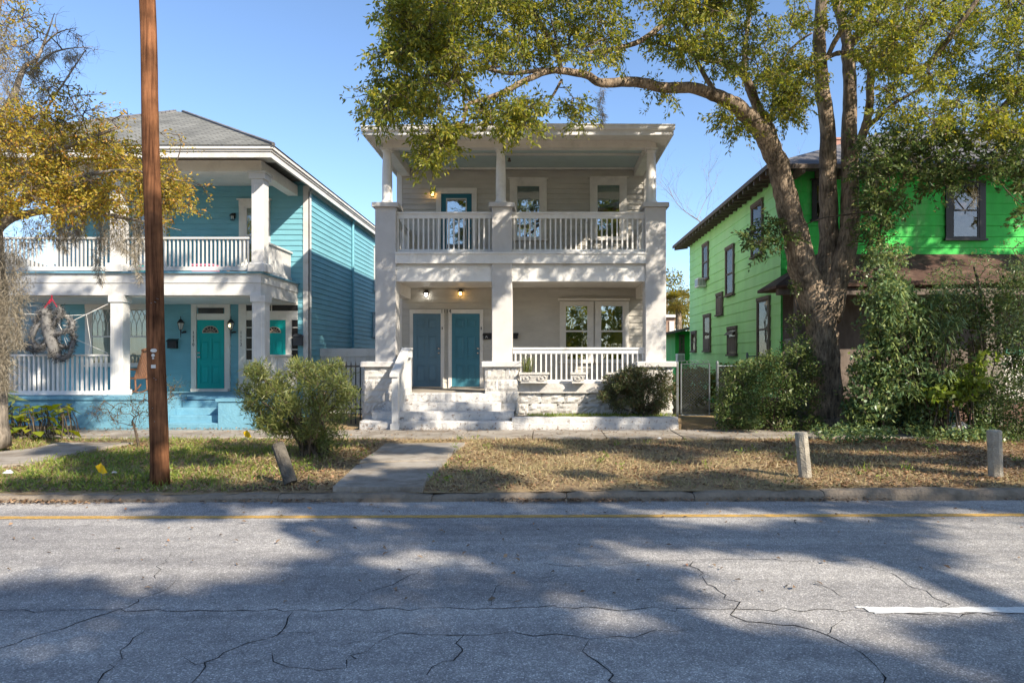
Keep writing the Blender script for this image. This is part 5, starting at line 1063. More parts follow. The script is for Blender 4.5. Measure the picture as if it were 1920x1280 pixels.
facade_shade(125, 6.5, 14, 3.5, 7.2, .46, 4.0, 7, 18.5); facade_shade(60, 5, 12, .2, 3.8, .5, 6.5, 10, 14.5)
vis = [c for c in cl if c[2] < CZ + (HY + 60) * c[1] / F]; hid = [c for c in cl if c not in vis]
T1.grow(cl, sub=0)
VS = sprays(T1, vis, 8, 20, .37, .088, .034, droop=.75)
tr1 = T1.finish()
V = np.concatenate([VS, leafarr(cluster(hid, 85, .33), .20, .11, droop=.3)])  # seen sprays joined with the added shade lumps
lf = rawmesh('crown', V, np.arange(len(V)).reshape(-1, 4), l_camph, tr1)
# ---- small magnolia-like evergreen right, in front of the green house
T2 = Tree('evergreen_tree', 'smaller dark evergreen tree with hanging moss before the green house, right of the big trunk', 'tree', (X(1660, 16.), 15.7, .1), m_twig)
b2 = (X(1660, 15.7), 15.7, .1)
T2.limb([(1655, 815, 15.7, .06), (1648, 700, 15.7, .05), (1640, 560, 15.7, .045), (1650, 430, 15.7, .035), (1690, 350, 15.6, .03), (1740, 310, 15.5, .02)]); T2.limb([(1838, 800, 15.4, .05), (1845, 620, 15.4, .045), (1836, 540, 15.4, .035), (1826, 500, 15.4, .02)])
cl = polypts([(1615, 265), (1700, 225), (1800, 230), (1895, 300), (1860, 335), (1790, 345), (1740, 352), (1690, 395), (1645, 410), (1622, 400), (1618, 330)], 90, 14.6, 16) + polypts([(1625, 400), (1660, 400), (1650, 480), (1625, 470)], 8, 15.2, 16) + polypts([(1870, 240), (1930, 240), (1930, 300), (1890, 300)], 12, 14.6, 16)
cl += polypts([(1395, 425), (1470, 405), (1478, 470), (1420, 470)], 9, 15.6, 16.2) + polypts([(1900, 300), (1940, 300), (1940, 420), (1915, 400)], 8, 15, 16)
T2.grow(cl, sub=0); V = sprays(T2, cl, 7, 15, .36, .115, .045, droop=.2); tr2 = T2.finish(); rawmesh('crown', V, np.arange(len(V)).reshape(-1, 4), l_dark, tr2)
# ---- shade trees of the near side, behind the viewpoint, known by their shadows
def density(x, y):
    n = .5 + .5 * math.sin(x * 1.1 + y * 1.9 + 1.3 * math.sin(y * .8 + x * .5)) * math.sin(y * 1.3 - x * .7 + 2)
    return n
T3 = Tree('street_oak', 'spreading street oak behind the viewpoint, seen only by the shade it throws on the road', 'tree', (10.5, -7.2, .1), m_bark)
T3.limb([(10.5, -7.2, 0, .55), (10.5, -7.1, 2.5, .42), (10.3, -6.8, 4.5, .4)], px=False); T3.limb([(10.3, -6.8, 4.2, .3), (9, -5.8, 8., .2), (8, -5.2, 9.2, .1), (7.6, -5, 9.8, .04)], px=False); T3.limb([(10.3, -6.8, 4.2, .3), (12.5, -4.5, 8.8, .2), (14, -2.5, 10.6, .1), (15, -1.5, 11.4, .04)], px=False); T3.limb([(10.3, -6.8, 4.2, .3), (10.5, -5, 8.5, .2), (10.2, -3.5, 10.8, .1), (9.8, -2.5, 11.8, .04)], px=False)
cl = []
SHADE = []
def shade(n, x0, x1, y0, y1, thr, h0=7., h1=11.):
    c = 0; t = 0
    while c < n and t < n * 40:
        t += 1; x, y, h = rnd.uniform(x0, x1), rnd.uniform(y0, y1), rnd.uniform(h0, h1)
        if density(x, y) > thr and not any((x - a) ** 2 / ((rx + .2) ** 2) + (y - b) ** 2 / ((ry + .2) ** 2) < 1 for a, b, rx, ry in SUN): cl.append((x + h, y - h, h)); c += 1
SUN = [(rnd.uniform(.2, 7.5), rnd.uniform(2.6, 8.3), rnd.uniform(.15, .7), rnd.uniform(.02, .12)) for _ in range(26)] + [(rnd.uniform(-6, 0), rnd.uniform(3, 8.3), rnd.uniform(.1, .5), rnd.uniform(.02, .12)) for _ in range(12)] + [(-4.6, 7.2, 1.5, .55), (-3.1, 6.3, 1.3, .6), (-4.9, 5.9, 1.0, .5), (-5.5, 8.4, 1.2, .3), (-3.6, 3.9, .6, .25), (2.4, 5.4, 1.3, .35), (4.2, 5.9, 1.4, .3), (3.6, 4.7, .7, .22), (1.0, 4.9, .6, .16), (1.9, 4.6, .6, .2), (5.6, 7.6, 1.6, .25), (2.2, 8.0, 1.5, .28), (4.8, 6.8, 1.4, .22), (1.2, 6.2, .8, .16), (-.6, 11.4, 2.3, .9), (2.6, 10.6, 1.9, .55), (4.6, 9.6, 1.6, .45), (-3.0, 10.1, 1.1, .5), (-6.5, 10.4, 1.6, .6), (-5.3, 12.6, 2.4, .5), (.6, 9.3, 1.4, .3)]
shade(470, -6.5, 8.4, 1.8, 9.2, .0, 8.6, 12.6); shade(150, -7, 8, 9.0, 14.0, .36, 9, 12.5)
for _ in range(17): z, s = rnd.uniform(.3, 3.6), rnd.uniform(8.6, 11.5); cl.append((-5.3 + s + rnd.uniform(-.3, .3), 9.3 - s, z + s))
T3.grow(cl, sub=0); tr3 = T3.finish(); leaves('crown', cluster(cl, 72, .37), .24, .14, l_camph, tr3, droop=.2)
# ---- left tree, autumn foliage with moss
LY = 12.2
T4 = Tree('mossy_tree', 'autumn-leaved tree draped with grey hanging moss at the left edge', 'tree', (X(-25, LY), LY, .1), m_barkp)
T4.limb([(-25, 835, LY, .34), (-22, 700, LY, .27), (-18, 560, LY, .25), (-25, 440, LY, .23), (-35, 330, LY, .2), (-30, 200, LY, .15), (-15, 60, LY, .1), (0, -60, LY, .07)])
T4.limb([(-22, 440, LY, .13), (15, 412, LY - .1, .085), (55, 400, LY - .2, .065), (100, 395, LY - .4, .048), (160, 398, LY - .6, .036), (230, 408, LY - .8, .035), (280, 418, LY - .9, .016), (340, 432, LY - 1, .003)])
T4.limb([(-20, 260, LY, .1), (20, 190, LY + .3, .06), (45, 128, LY + .5, .042), (68, 112, LY + .5, .032), (85, 75, LY + .6, .02), (102, 25, LY + .6, .005)])
T4.limb([(55, 140, LY + .4, .035), (90, 105, LY + .2, .022), (125, 92, LY, .012), (175, 88, LY - .1, .003)]); T4.limb([(82, 85, LY + .5, .018), (108, 62, LY + .4, .012), (145, 52, LY + .3, .003)])
T4.limb([(-10, 360, LY, .08), (60, 300, LY - .3, .05), (140, 270, LY - .6, .035), (220, 240, LY - .8, .015)]); T4.limb([(0, 400, LY, .07), (120, 340, LY - .5, .04), (240, 320, LY - .9, .03), (340, 340, LY - 1.1, .012)])
T4.limb([(40, 330, LY - .2, .025), (80, 220, LY - .2, .02), (130, 140, LY - .2, .014), (160, 95, LY - .2, .007)])
PL = [(-80, 220), (30, 200), (100, 215), (180, 250), (250, 270), (300, 300), (355, 345), (330, 395), (250, 385), (180, 392), (100, 388), (0, 395), (-80, 400)]
cl = polypts(PL, 135, 11., 12.8); cl2 = polypts([(-80, -30), (50, -30), (60, 60), (90, 140), (150, 170), (180, 215), (110, 235), (-80, 230)], 55, 11.4, 13)
cl3 = [P(210, 225, 11.3), P(185, 250, 11.3), P(240, 215, 11.2), P(300, 250, 11.2), P(340, 265, 11.2), P(380, 350, 11), P(150, 180, 12), P(120, 160, 12)]
T4.grow(cl + cl2 + cl3, r0=.016, sub=0); T4.grow([P(a + rnd.gauss(0, 12), b + rnd.gauss(0, 12), 12.5 + rnd.gauss(0, .3)) for a, b in [(100, 40), (120, 50), (140, 60), (90, 70), (130, 90), (150, 95), (110, 80), (165, 95), (80, 30), (60, 60), (125, 120), (150, 150), (110, 160), (140, 70)] for _ in range(3)], r0=.01, r1=.0025, sub=5, subr=.22)
V = np.concatenate([sprays(T4, cl, 9, 24, .42, .058, .028, .15), sprays(T4, cl2, 7, 11, .42, .058, .028, .15), sprays(T4, cl3, 5, 9, .32, .058, .028, .15)]); tr4 = T4.finish(); rawmesh('crown', V, np.arange(len(V)).reshape(-1, 4), l_oak, tr4)
def moss(par, bundles, name='hanging_moss'):
    Cs = []; 
    for (x, y, z, L, w, n) in bundles:
        t = R.uniform(0, 1, n) ** .8; ww = w * (1 - .65 * t) * R.normal(size=n) * .5; dd = w * .7 * (1 - .5 * t) * R.normal(size=n) * .5
        Cs.append(np.stack([x + ww + .03 * np.sin(t * 9 + x), y + dd, z - L * t], 1))
    return leaves(name, np.concatenate(Cs), .13, .0075, l_moss, par, droop=1.3, fold=.1)
bs = []
for a, b, l, w, n in [(-30, 430, 300, 60, 3500), (10, 440, 290, 50, 4200), (32, 450, 200, 28, 1800), (-10, 380, 200, 60, 2200), (48, 400, 60, 10, 200), (62, 405, 70, 10, 250), (75, 405, 60, 10, 250), (95, 400, 45, 18, 350), (108, 402, 60, 12, 350), (122, 400, 70, 14, 420), (140, 402, 55, 12, 300), (150, 405, 40, 10, 200), (186, 400, 130, 12, 700), (196, 402, 70, 12, 350), (215, 405, 60, 14, 350), (230, 405, 70, 12, 400), (250, 408, 85, 12, 450), (258, 410, 120, 9, 420), (265, 410, 60, 10, 250),
                         (8, 120, 70, 14, 350), (30, 135, 70, 16, 400), (70, 100, 42, 10, 250), (66, 110, 40, 8, 200), (95, 85, 26, 14, 260), (130, 92, 20, 12, 200), (145, 92, 18, 8, 120), (40, 200, 60, 16, 300), (55, 210, 50, 14, 300), (20, 250, 60, 20, 300), (120, 250, 40, 10, 150), (-20, 200, 100, 30, 600), (10, 20, 110, 26, 700), (50, 60, 70, 22, 450), (-20, 60, 130, 40, 700), (25, 170, 120, 30, 700), (80, 150, 40, 14, 220), (5, 280, 110, 30, 600), (90, 240, 60, 16, 260), (170, 300, 45, 12, 160), (110, 320, 60, 20, 260), (300, 425, 20, 6, 60), (332, 372, 14, 5, 50), (60, 330, 50, 14, 200), (15, 330, 60, 18, 300)]:
    yq = LY - (.3 if 40 < a < 160 else .75 if a >= 160 else .25); x, y, z = P(a, b, yq); bs.append((x, y, z, l * yq / F, w * yq / F, n))
moss(tr4, bs)
q = P(1127, 160, TY - 3.2); moss(tr1, [(q[0], q[1], q[2], .78, .07, 420)])
bs = []
for a, b, l, w, n in [(1700, 275, 25, 10, 120), (1642, 310, 34, 6, 120), (1790, 345, 30, 8, 100), (1826, 350, 40, 7, 120), (1712, 290, 18, 8, 60)]: x, y, z = P(a, b, 15.2); bs.append((x, y, z, l * 15.2 / F, w * 15.2 / F, n))
moss(tr2, bs)
# ---- shrubs
def shrub(name, label, cat, base, clumps, n, r, L, W, mat, droop=.2, r0=.016, stems=7, group=None, shell=.3, spread=.12, sub=2, mtw=None):
    T_ = Tree(name, label, cat, base, m_twig, group)
    for i in range(stems):
        c = np.array(clumps[rnd.randrange(len(clumps))]); b = np.array(base) + np.array([rnd.uniform(-spread, spread), rnd.uniform(-spread, spread), 0]); m_ = b + (c - b) * .5 + np.array([0, 0, .15 * (c[2] - b[2])])
        T_.tw.tube(smooth_path([b, m_, c], 4), [r0 * (1 - .6 * q / 8) for q in range(9)], 6, cap=False); T_.nodes += [tuple(p) for p in smooth_path([b + (m_ - b) * .3, m_, c], 4)]
    T_.grow(clumps, r0=r0 * .7, r1=.0035, sub=sub, subr=r * .8); t = T_.finish(bname='stems')
    leaves('foliage', cluster(clumps, n, r, shell), L, W, mat, t, droop=droop); return t
Yb = 11.5; b = (X(588, Yb), Yb, .13)
pol = [(447, 752), (449, 703), (492, 687), (520, 694), (552, 679), (590, 684), (628, 680), (668, 712), (673, 752), (650, 785), (610, 812), (545, 816), (500, 806), (468, 790)]
cl = polypts(pol, 150, Yb - .75, Yb + .75) + polypts([(560, 810), (640, 810), (635, 850), (580, 855)], 16, Yb - .4, Yb + .3)
shrub('oleander_bush', 'dense narrow-leaved olive bush on the verge behind the toppling post', 'bush', b, cl, 74, .155, .11, .016, l_olean, droop=-.7, r0=.022, stems=26, spread=.2)
Yb = 16.35; cl = polypts([(1128, 745), (1130, 715), (1165, 694), (1215, 690), (1255, 697), (1262, 730), (1255, 760), (1225, 772), (1150, 765)], 110, Yb - .35, Yb + .45)
shrub('azalea_shrub', 'dark bronze-green shrub in the white bed at the right of the grey porch', 'bush', (X(1208, Yb), Yb, .35), cl, 120, .16, .055, .026, l_aza, droop=-.1, r0=.018, stems=16)
Yb = 15.6; cl = polypts([(1352, 800), (1350, 740), (1380, 690), (1420, 680), (1470, 662), (1520, 650), (1530, 700), (1525, 800), (1440, 812)], 130, Yb - .6, Yb + .6) + polypts([(1462, 545), (1508, 530), (1520, 650), (1475, 660)], 5, Yb + .3, Yb + .8)
shrub('dark_shrub', 'dark leafy shrub between the chain-link gate and the big trunk', 'bush', (X(1450, Yb), Yb, .13), cl, 95, .25, .075, .034, l_dark, droop=.1, stems=12)
# overgrown lot on the right: separate plants
Yb = 14.9; cl = polypts([(1640, 550), (1690, 535), (1745, 620), (1760, 800), (1595, 814), (1582, 745), (1608, 650)], 185, Yb - .7, Yb + .5)
shrub('leafy_shrub', 'sage-green broad-leaved shrub climbing right of the big trunk', 'bush', (X(1635, Yb), Yb, .13), cl, 62, .27, .10, .055, l_vine, droop=.45, stems=9, spread=.4)
cl = polypts([(1625, 440), (1690, 470), (1700, 570), (1620, 570)], 42, 14.7, 15.9)
shrub('tall_sapling', 'slender sapling with green leaves rising before the green wall', 'sapling', (X(1642, 15.), 15., .13), cl, 60, .28, .085, .045, l_vine, droop=.35, stems=4)
def whorls(name, label, base, tips, L, W, mat, n=26):
    T_ = thing(name, label, 'bush', base); mb = MB(); V = []
    for c in tips:
        c = np.array(c); b = np.array(base) + np.array([rnd.uniform(-.3, .3), rnd.uniform(-.2, .2), 0]); sp = smooth_path([b, b + (c - b) * .55 + np.array([0, 0, .2]), c], 4); mb.tube(sp, [.014 - .009 * i / (len(sp) - 1) for i in range(len(sp))], 5, cap=False)
        k = n; d = R.normal(size=(k, 3)); d[:, 2] = R.uniform(-.5, .9, k); d = unit(d); st = c + np.outer(R.uniform(-.28, .05, k), np.array([0, 0, 1.])); s = unit(np.cross(d, R.normal(size=(k, 3)) * .3 + np.array([0, 0, 1.]))); l = L * R.uniform(.6, 1.15, k)[:, None]
        m1 = st + d * l * .5 + np.array([0, 0, .02]); e = st + d * l - np.array([0, 0, .09]) * (l / L)
        V.append(np.stack([st - s * W * .15, st + s * W * .15, m1 + s * W * .5, m1 - s * W * .5, m1 - s * W * .5, m1 + s * W * .5, e + s * .002, e - s * .002], 1).reshape(-1, 3))
    mb.build('stems', m_twig, T_, smooth=True, recalc=False); V = np.concatenate(V); rawmesh('foliage', V, np.arange(len(V)).reshape(-1, 4), mat, T_)
whorls('oleander_shrub', 'tall oleander with whorls of long dark lance-shaped leaves among the shrubs on the right', (X(1750, 14.6), 14.6, .13), polypts([(1650, 540), (1750, 525), (1810, 600), (1790, 660), (1700, 690), (1640, 620)], 70, 14.1, 15.2), .26, .034, l_vine)
whorls('oleander_shrub', 'low oleander with long leaves above the yellow-green climber, right of the leafy shrub', (X(1765, 14.2), 14.2, .13), polypts([(1700, 700), (1800, 690), (1820, 730), (1720, 750)], 16, 13.9, 14.5), .24, .034, l_vine)
cl = polypts([(1740, 730), (1800, 690), (1850, 660), (1852, 700), (1800, 760), (1760, 780)], 26, 13.8, 14.3)
shrub('climbing_plant', 'yellow-green heart-leaved climber with bare canes near the whitewashed boulder', 'plant', (X(1808, 14.), 14., .13), cl, 26, .2, .13, .09, leafmat('yellow green broad leaves', [(.14, .20, .03), (.24, .28, .05), (.10, .16, .03)], trans=.4), droop=.6, stems=7, spread=.25)
cl = polypts([(1835, 705), (1960, 700), (1980, 860), (1850, 850), (1800, 850), (1830, 790)], 120, 13.6, 15.0)
shrub('privet_hedge', 'clipped dark privet hedge at the right edge behind the right concrete post', 'hedge', (X(1900, 14.4), 14.4, .13), cl, 85, .24, .06, .03, l_dark, droop=.1, stems=10, spread=.5)
cl = polypts([(1720, 530), (1790, 500), (1880, 465), (1960, 440), (1960, 640), (1890, 650), (1800, 610)], 85, 14.6, 15.6)
shrub('feathery_sapling', 'feathery-leaved sapling before the dark porch at the right edge', 'sapling', (X(1850, 15.), 15., .13), cl, 60, .3, .075, .022, l_vine, droop=.3, stems=4)
cl = [(x, y, .22 + rnd.uniform(-.04, .12)) for x, y in [(rnd.uniform(X(1550, 13.6), X(1900, 13.6)), rnd.uniform(13.3, 14.7)) for _ in range(60)]]
o = leaves('undergrowth', cluster(cl, 45, .2), .08, .045, l_vine, None, droop=0.); tag(o, kind='stuff')
cl = polypts([(1690, 560), (1960, 520), (1980, 830), (1700, 830)], 150, 15.0, 15.8)
shrub('backing_shrub', 'dark mass of shrub leaves filling the space behind the oleanders on the right', 'bush', (X(1790, 15.4), 15.4, .13), cl, 60, .33, .10, .05, l_dark, droop=.3, stems=9, spread=.8)
# palms and elephant ears, lower left
Yb = 14.3; T_ = thing('elephant_ear', 'yellow-green elephant-ear plants at the foot of the blue porch, far left', 'plant', (X(70, Yb), Yb, .13)); mb = MB(); V = []
for i in range(95):
    c = np.array(P(rnd.uniform(-30, 138), rnd.uniform(758, 812), Yb + rnd.uniform(-.5, .8))); b = np.array([c[0] + rnd.uniform(-.2, .2), c[1] + .1, .12]); mb.tube([b, (b + c) / 2 + np.array([.02, 0, .06]), c], [.012, .009, .006], 5, cap=False)
    a = rnd.uniform(0, 6.28); d = np.array([math.cos(a), math.sin(a) - .5, -.35]); d /= np.linalg.norm(d); s = np.cross(d, [0, 0, 1.]); s /= np.linalg.norm(s); L = rnd.uniform(.18, .36); nn = np.cross(s, d)
    V += [c - d * L * .25, c + d * L * .1 + s * L * .36 + nn * .03, c + d * L * .8, c + d * L * .1 - s * L * .36 + nn * .03]
mb.build('stalks', m_twig, T_, smooth=True, recalc=False); V = np.array(V); rawmesh('foliage', V, np.arange(len(V)).reshape(-1, 4), l_lush, T_)
def fanpalm(name, label, base, heads, r, mat, trunk_r=0., grp=None, nseg=18):
    T_ = thing(name, label, 'palm', base, grp); mb = MB(); V = []
    for c in heads:
        c = np.array(c); b = np.array(base) if not trunk_r else None
        if b is not None: mb.tube(smooth_path([b, (b + c) / 2 + np.array([0, 0, .15]), c], 4), .012, 5, cap=False)
        a = rnd.uniform(0, 6.28); f = np.array([math.cos(a), math.sin(a) * .6 - .2, rnd.uniform(.0, .9)]); f /= np.linalg.norm(f); s = np.cross(f, [0, 0, 1.]); s /= np.linalg.norm(s); up = np.cross(s, f)
        for k in range(nseg):
            t = -1.9 + 3.8 * k / (nseg - 1); d = f * math.cos(t) + s * math.sin(t); w = np.cross(d, up); e = c + d * r * rnd.uniform(.8, 1.05) - up * .05 * r; m_ = c + d * r * .5 + up * .05 * r
            V += [c, m_ + w * r * .05, e, m_ - w * r * .05]
    if mb.v: mb.build('stalks', m_twig, T_, smooth=True, recalc=False)
    V = np.array(V); rawmesh('fronds', V, np.arange(len(V)).reshape(-1, 4), mat, T_); return T_
fanpalm('dwarf_palm', 'dwarf fan palm at the left edge before the blue porch', (X(-5, 13.6), 13.6, .13), [P(a, b, 13.6 + rnd.uniform(-.3, .3)) for a, b in ((10, 735), (-15, 720), (20, 770), (0, 700), (-20, 760), (28, 750))], .5, l_vine)
fanpalm('dwarf_palm', 'dwarf fan palm behind the dark shrub by the green porch', (X(1478, 16.2), 16.2, .13), [P(a, b, 16.3) for a, b in ((1460, 675), (1480, 665), (1500, 690), (1445, 690))], .45, l_vine)
pm = thing('cabbage_palm', 'distant cabbage palm with a golden crown between the grey and green houses', 'palm', (X(1272, 40), 40, .1)); mb = MB(); mb.tube([(X(1275, 40), 40, .1), (X(1272, 40), 40, Z(578, 40))], [.2, .17], 10); mb.build('trunk', m_bark, pm)
V = []; c0 = np.array(P(1272, 568, 40))
for i in range(46):
    d = unit(R.normal(size=(1, 3)))[0]; d[2] = d[2] * .8 + .1; c = c0 + d * .5; s = np.cross(d, [0, 0, 1.]); s /= np.linalg.norm(s) + 1e-6; up = np.cross(s, d)
    for k in range(12):
        t = -1.4 + 2.8 * k / 11; q = d * math.cos(t) + s * math.sin(t); w = np.cross(q, up); L = .75 * rnd.uniform(.8, 1.1); V += [c, c + q * L * .5 + w * .03, c + q * L - np.array([0, 0, .14]), c + q * L * .5 - w * .03]
V = np.array(V); rawmesh('crown', V, np.arange(len(V)).reshape(-1, 4), l_palm, pm)
T5 = Tree('background_tree', 'distant olive tree above the lean-to between the grey and green houses', 'tree', (X(1245, 50), 50, .1), m_bark); T5.limb([(1248, 700, 50, .25), (1248, 600, 50, .2), (1250, 550, 50, .1)]); cl = polypts([(1225, 520), (1265, 515), (1285, 560), (1290, 610), (1225, 620)], 60, 48, 53); T5.grow(cl, r0=.05); t5 = T5.finish(); leaves('crown', cluster(cl, 60, .8), .22, .11, l_hedge, t5)
T5 = Tree('background_bush', 'reddish-brown distant bush behind the lean-to', 'bush', (X(1253, 42), 42, .1), m_bark); T5.limb([(1253, 690, 42, .1), (1253, 660, 42, .06)]); cl = polypts([(1240, 635), (1264, 635), (1266, 680), (1240, 680)], 16, 41, 43); T5.grow(cl); t5 = T5.finish(); leaves('crown', cluster(cl, 60, .5), .16, .09, l_litter, t5)
def baretree(label, px, ybase, ytop, Y, seed, lean=0, r=.16, w=1.):
    rr = random.Random(seed); T_ = Tree('bare_tree', label, 'tree', (X(px, Y), Y, .1), m_barkp, 'bare trees behind the green house')
    def br(p, d, L, r_, dep):
        k = 4; pts = [p]; 
        for i in range(k): d = d + Vector((rr.uniform(-.2, .2), rr.uniform(-.2, .2), rr.uniform(-.05, .16))); d.normalize(); pts.append(pts[-1] + d * L / k)
        T_.trunk.tube(pts, [r_ * (1 - .4 * i / k) for i in range(k + 1)], 6 if dep < 3 else 4, cap=False)
        if dep < 6:
            for _ in range(2 if dep < 2 else 3): q = pts[rr.choice([2, 3, 4])]; dd = (d + Vector((rr.uniform(-.9, .9) * w, rr.uniform(-.9, .9), rr.uniform(-.3, .6)))).normalized(); br(q, dd, L * rr.uniform(.55, .82), r_ * .55, dep + 1)
    H = Z(ytop, Y); br(Vector((X(px, Y), Y, .1)), Vector((lean, 0, 1)).normalized(), H * .55, r, 0); return T_.finish(tname='branches')
baretree('bare pale tree behind the green house roof, left of the big limb', 1385, 700, 325, 36, 5, -.05)
baretree('thin bare tree behind the green house, farther left beside the grey eave', 1338, 700, 410, 34, 9, -.02, .10)
cl = polypts([(1272, 700), (1345, 696), (1400, 690), (1470, 690), (1470, 752), (1272, 752)], 110, 21.5, 23.)
shrub('yellow_hedge', 'yellow-green hedge seen through the chain-link gate along the green house', 'hedge', (X(1330, 22.3), 22.3, .13), cl, 110, .34, .10, .05, l_hedge, droop=.5, stems=8, spread=1.)
# bare twiggy shrub left of the pole
Yb = 13.0; T_ = Tree('twiggy_shrub', 'nearly leafless twiggy shrub left of the utility pole before the blue steps', 'bush', (X(262, Yb), Yb, .13), m_twig)
T_.limb([(262, 852, Yb, .028), (256, 815, Yb, .024), (248, 790, Yb, .02)], n=7); cl = polypts([(165, 790), (180, 755), (215, 745), (275, 742), (330, 700), (345, 735), (300, 780), (250, 800)], 60, Yb - .5, Yb + .5)
T_.grow(cl, r0=.011, r1=.003, sub=4, subr=.2); t_ = T_.finish(); leaves('foliage', cluster(cl, 12, .2), .032, .016, l_aza, t_)
cl = polypts([(322, 745), (345, 700), (335, 690)], 6, Yb - .1, Yb + .1)
# ---- weeds, grass, litter
def inside_slab(x, y):
    px = VX + x * F / y + rnd.gauss(0, 8); py = HY + (CZ - .15) * F / y + rnd.gauss(0, 3.5)
    return inpoly(px, py, [(600, 925), (785, 925), (805, 895), (848, 850), (876, 826), (715, 826), (690, 855)]) or inpoly(px, py, [(-40, 878), (60, 868), (125, 854), (190, 838), (250, 826), (100, 826), (60, 838), (-40, 848)])
def scatter(n, fn, x0=-11.5, x1=13.5, y0=8.8, y1=14.15):
    xs = R.uniform(x0, x1, n); ys = y0 + (y1 - y0) * R.uniform(0, 1, n); o = [(x, y, gz(x, y) - .012) for x, y in zip(xs, ys) if y > kerbY(x) + .19 and not inside_slab(x, y) and R.uniform() < fn(x, y)]
    return np.array(o)
def patch(x, y, s=1., o=0.): return .5 + .25 * math.sin(x * 1.7 * s + o + 1.1 * math.sin(y * 1.9 * s)) + .25 * math.sin(y * 2.3 * s - x * .8 * s + o)
def fgreen(x, y):
    e = 1. if x < -4.6 else max(0, 1 - (x + 4.6) / 1.5); return e * (.35 + .65 * patch(x, y)) * (1. if y < 12.6 else .45)
C = scatter(120000, fgreen); V = leafarr(C, .10, .011, droop=-.8, jit=.5); tag(rawmesh('green_grass', V, np.arange(len(V)).reshape(-1, 4), l_grass), kind='stuff')
cl = scatter(1700, lambda x, y: fgreen(x, y) ** 2 * .5); V = leafarr(cluster([tuple(p + np.array([0, 0, .05])) for p in cl], 26, .11), .045, .026, droop=-.3); tag(rawmesh('clover', V, np.arange(len(V)).reshape(-1, 4), l_grass), kind='stuff')
tf = scatter(420, lambda x, y: .8 * (patch(x, y, 1.2, 5.) > .55) * (x > -4)); V = leafarr(cluster([tuple(p + np.array([0, 0, .05])) for p in tf], 16, .09), .06, .02, droop=-.4); tag(rawmesh('verge_weeds', V, np.arange(len(V)).reshape(-1, 4), l_grass), kind='stuff')
def fstraw(x, y): e = 1 if x < 5 else max(.15, 1 - (x - 5) / 2.5); return e * (.25 + .75 * patch(x, y, .8, 2.)) * (.3 if x < -4.6 else 1)
C = scatter(125000, fstraw); V = leafarr(C, .085, .008, droop=-.25, jit=.6); tag(rawmesh('dry_grass', V, np.arange(len(V)).reshape(-1, 4), l_straw), kind='stuff')
def flitter(x, y):
    e = .42
    if x > 3.4: e = 1.
    if -5.8 < x < -2.8: e = .9
    if y > 13.4: e = max(e, .4)
    if y < 9.4: e = max(e, .35)
    return e * (.3 + .9 * patch(x, y, 1.3, 4.))
def flat(C, L, W):
    n = len(C); a = R.uniform(0, 6.283, n); d = np.stack([np.cos(a), np.sin(a), R.uniform(-.2, .45, n)], 1); d = unit(d); s = unit(np.cross(d, np.array([0, 0, 1.]) + R.normal(size=(n, 3)) * .4)); l = (L * R.uniform(.5, 1.4, n))[:, None]; w = (W * R.uniform(.6, 1.3, n))[:, None]; nn = np.cross(s, d); C = C + np.array([0, 0, .012])
    return np.stack([C, C + d * l * .45 + s * w * .5 + nn * w * .35, C + d * l, C + d * l * .45 - s * w * .5 + nn * w * .35], 1).reshape(-1, 3)
C = scatter(70000, flitter); ex = []
for _ in range(2600):                             # drift in the gutter
    x = rnd.uniform(-9.5, 9.5)
    if patch(x, 3, 1.1, 1.) > rnd.uniform(.25, .8): ex.append((x, kerbY(x) - abs(rnd.gauss(0, .07)) - .03, .004 + rnd.uniform(0, .02)))
for _ in range(1500): x = rnd.uniform(-13, 7); ex.append((x, 15.72 - abs(rnd.gauss(0, .1)), .178)) if rnd.random() < (.9 if x < -4.4 else .35) else None
for _ in range(500): ex.append((rnd.uniform(-12, 6), rnd.uniform(14.2, 15.6), .176))
for _ in range(160): ex.append((rnd.uniform(-6, 6), rnd.uniform(5, 8.4), .004))
V = np.concatenate([flat(C, .06, .03), flat(np.array(ex), .055, .028)]); tag(rawmesh('leaf_litter', V, np.arange(len(V)).reshape(-1, 4), l_litter), kind='stuff')
bx0, bx1 = X(965, 16.3), X(1265, 16.3); C = np.stack([R.uniform(bx0, bx1, 2600), R.uniform(16.05, 16.8, 2600), np.full(2600, .40)], 1); keep = np.array([patch(x, 1, 1.4) > .3 for x in C[:, 0]]); V = leafarr(C[keep], .10, .016, droop=-.7); tag(rawmesh('bed_weeds', V, np.arange(len(V)).reshape(-1, 4), l_grass), kind='stuff')
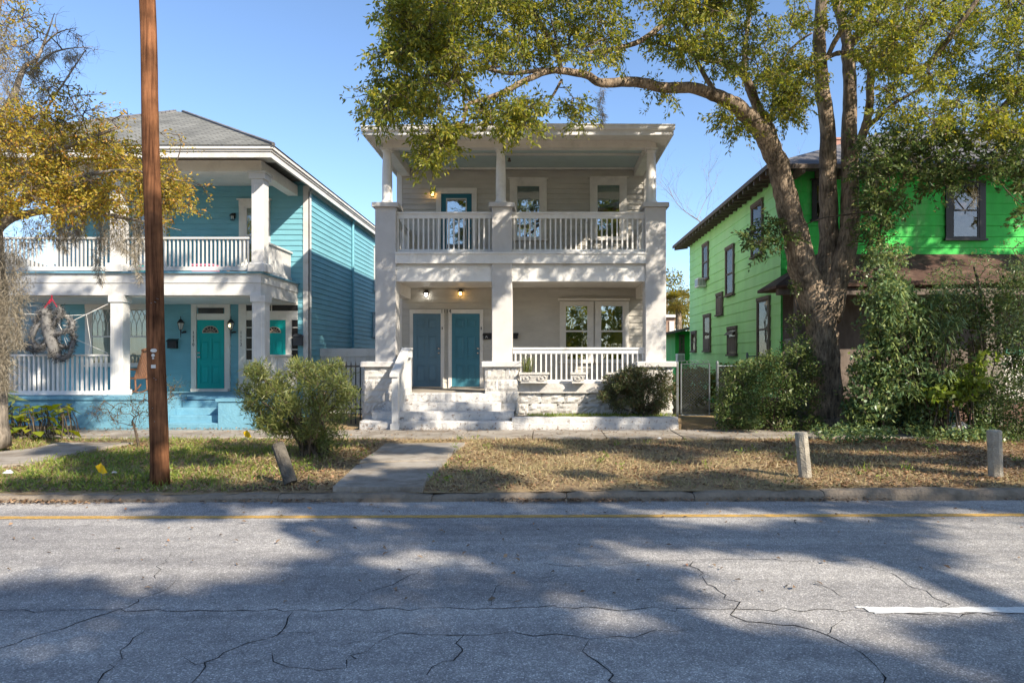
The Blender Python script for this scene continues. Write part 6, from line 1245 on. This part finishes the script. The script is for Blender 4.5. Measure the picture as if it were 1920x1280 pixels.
mb = MB(); mb.box(bx0 - .1, bx1 + .1, 16.0, 16.9, .05, .40); tag(mb.build('bed_soil', m_soil), kind='structure')
# woodland across the street, behind the viewpoint: what the windows mirror
cl = [(rnd.uniform(-34, 34), rnd.uniform(-34, -24), rnd.uniform(.5, 14.5)) for _ in range(900)]; cl = [c for c in cl if c[2] < 11.5 + 2. * math.sin(c[0] * .6) + math.sin(c[0] * 1.7)]
tag(leaves('woodland', cluster(cl, 46, 1.2), .65, .42, l_camph, None, droop=.2), kind='stuff')
# ================================================================ LIGHT, SKY, CAMERA
w = bpy.data.worlds.new('World'); SC.world = w; w.use_nodes = True; nt = w.node_tree; nt.nodes.clear()
sd = Vector((1., -.98, .98)).normalized(); el = math.asin(sd.z); az = math.atan2(sd.x, sd.y)
sk = nt.nodes.new('ShaderNodeTexSky'); sk.sky_type = 'NISHITA'; sk.sun_disc = False; sk.sun_elevation = el; sk.sun_rotation = az; sk.air_density = .88; sk.dust_density = .4; sk.ozone_density = 3.5
bg = nt.nodes.new('ShaderNodeBackground'); bg.inputs[1].default_value = .125; ow = nt.nodes.new('ShaderNodeOutputWorld'); nt.links.new(sk.outputs[0], bg.inputs[0]); nt.links.new(bg.outputs[0], ow.inputs[0])
sl = bpy.data.lights.new('sun', 'SUN'); sl.energy = 4.3; sl.angle = math.radians(.6); sl.color = (1, .89, .73); so = bpy.data.objects.new('sun', sl); COL.objects.link(so); so.rotation_euler = (-sd).to_track_quat('-Z', 'Y').to_euler(); so.location = (20, -20, 20)
cam = bpy.data.cameras.new('camera'); co = bpy.data.objects.new('camera', cam); COL.objects.link(co); co.location = (0, 0, CZ); co.rotation_euler = (math.pi / 2, 0, 0)
cam.sensor_fit = 'HORIZONTAL'; cam.sensor_width = 36; cam.lens = 36 * F / 1920; cam.shift_x = (960 - VX) / 1920; cam.shift_y = (HY - 640) / 1920; cam.clip_end = 3000; cam.clip_start = .05
SC.camera = co
SC.view_settings.view_transform = 'Standard'; SC.view_settings.look = 'None'; SC.view_settings.exposure = 1.08; SC.view_settings.gamma = 1; SC.view_settings.use_curve_mapping = False
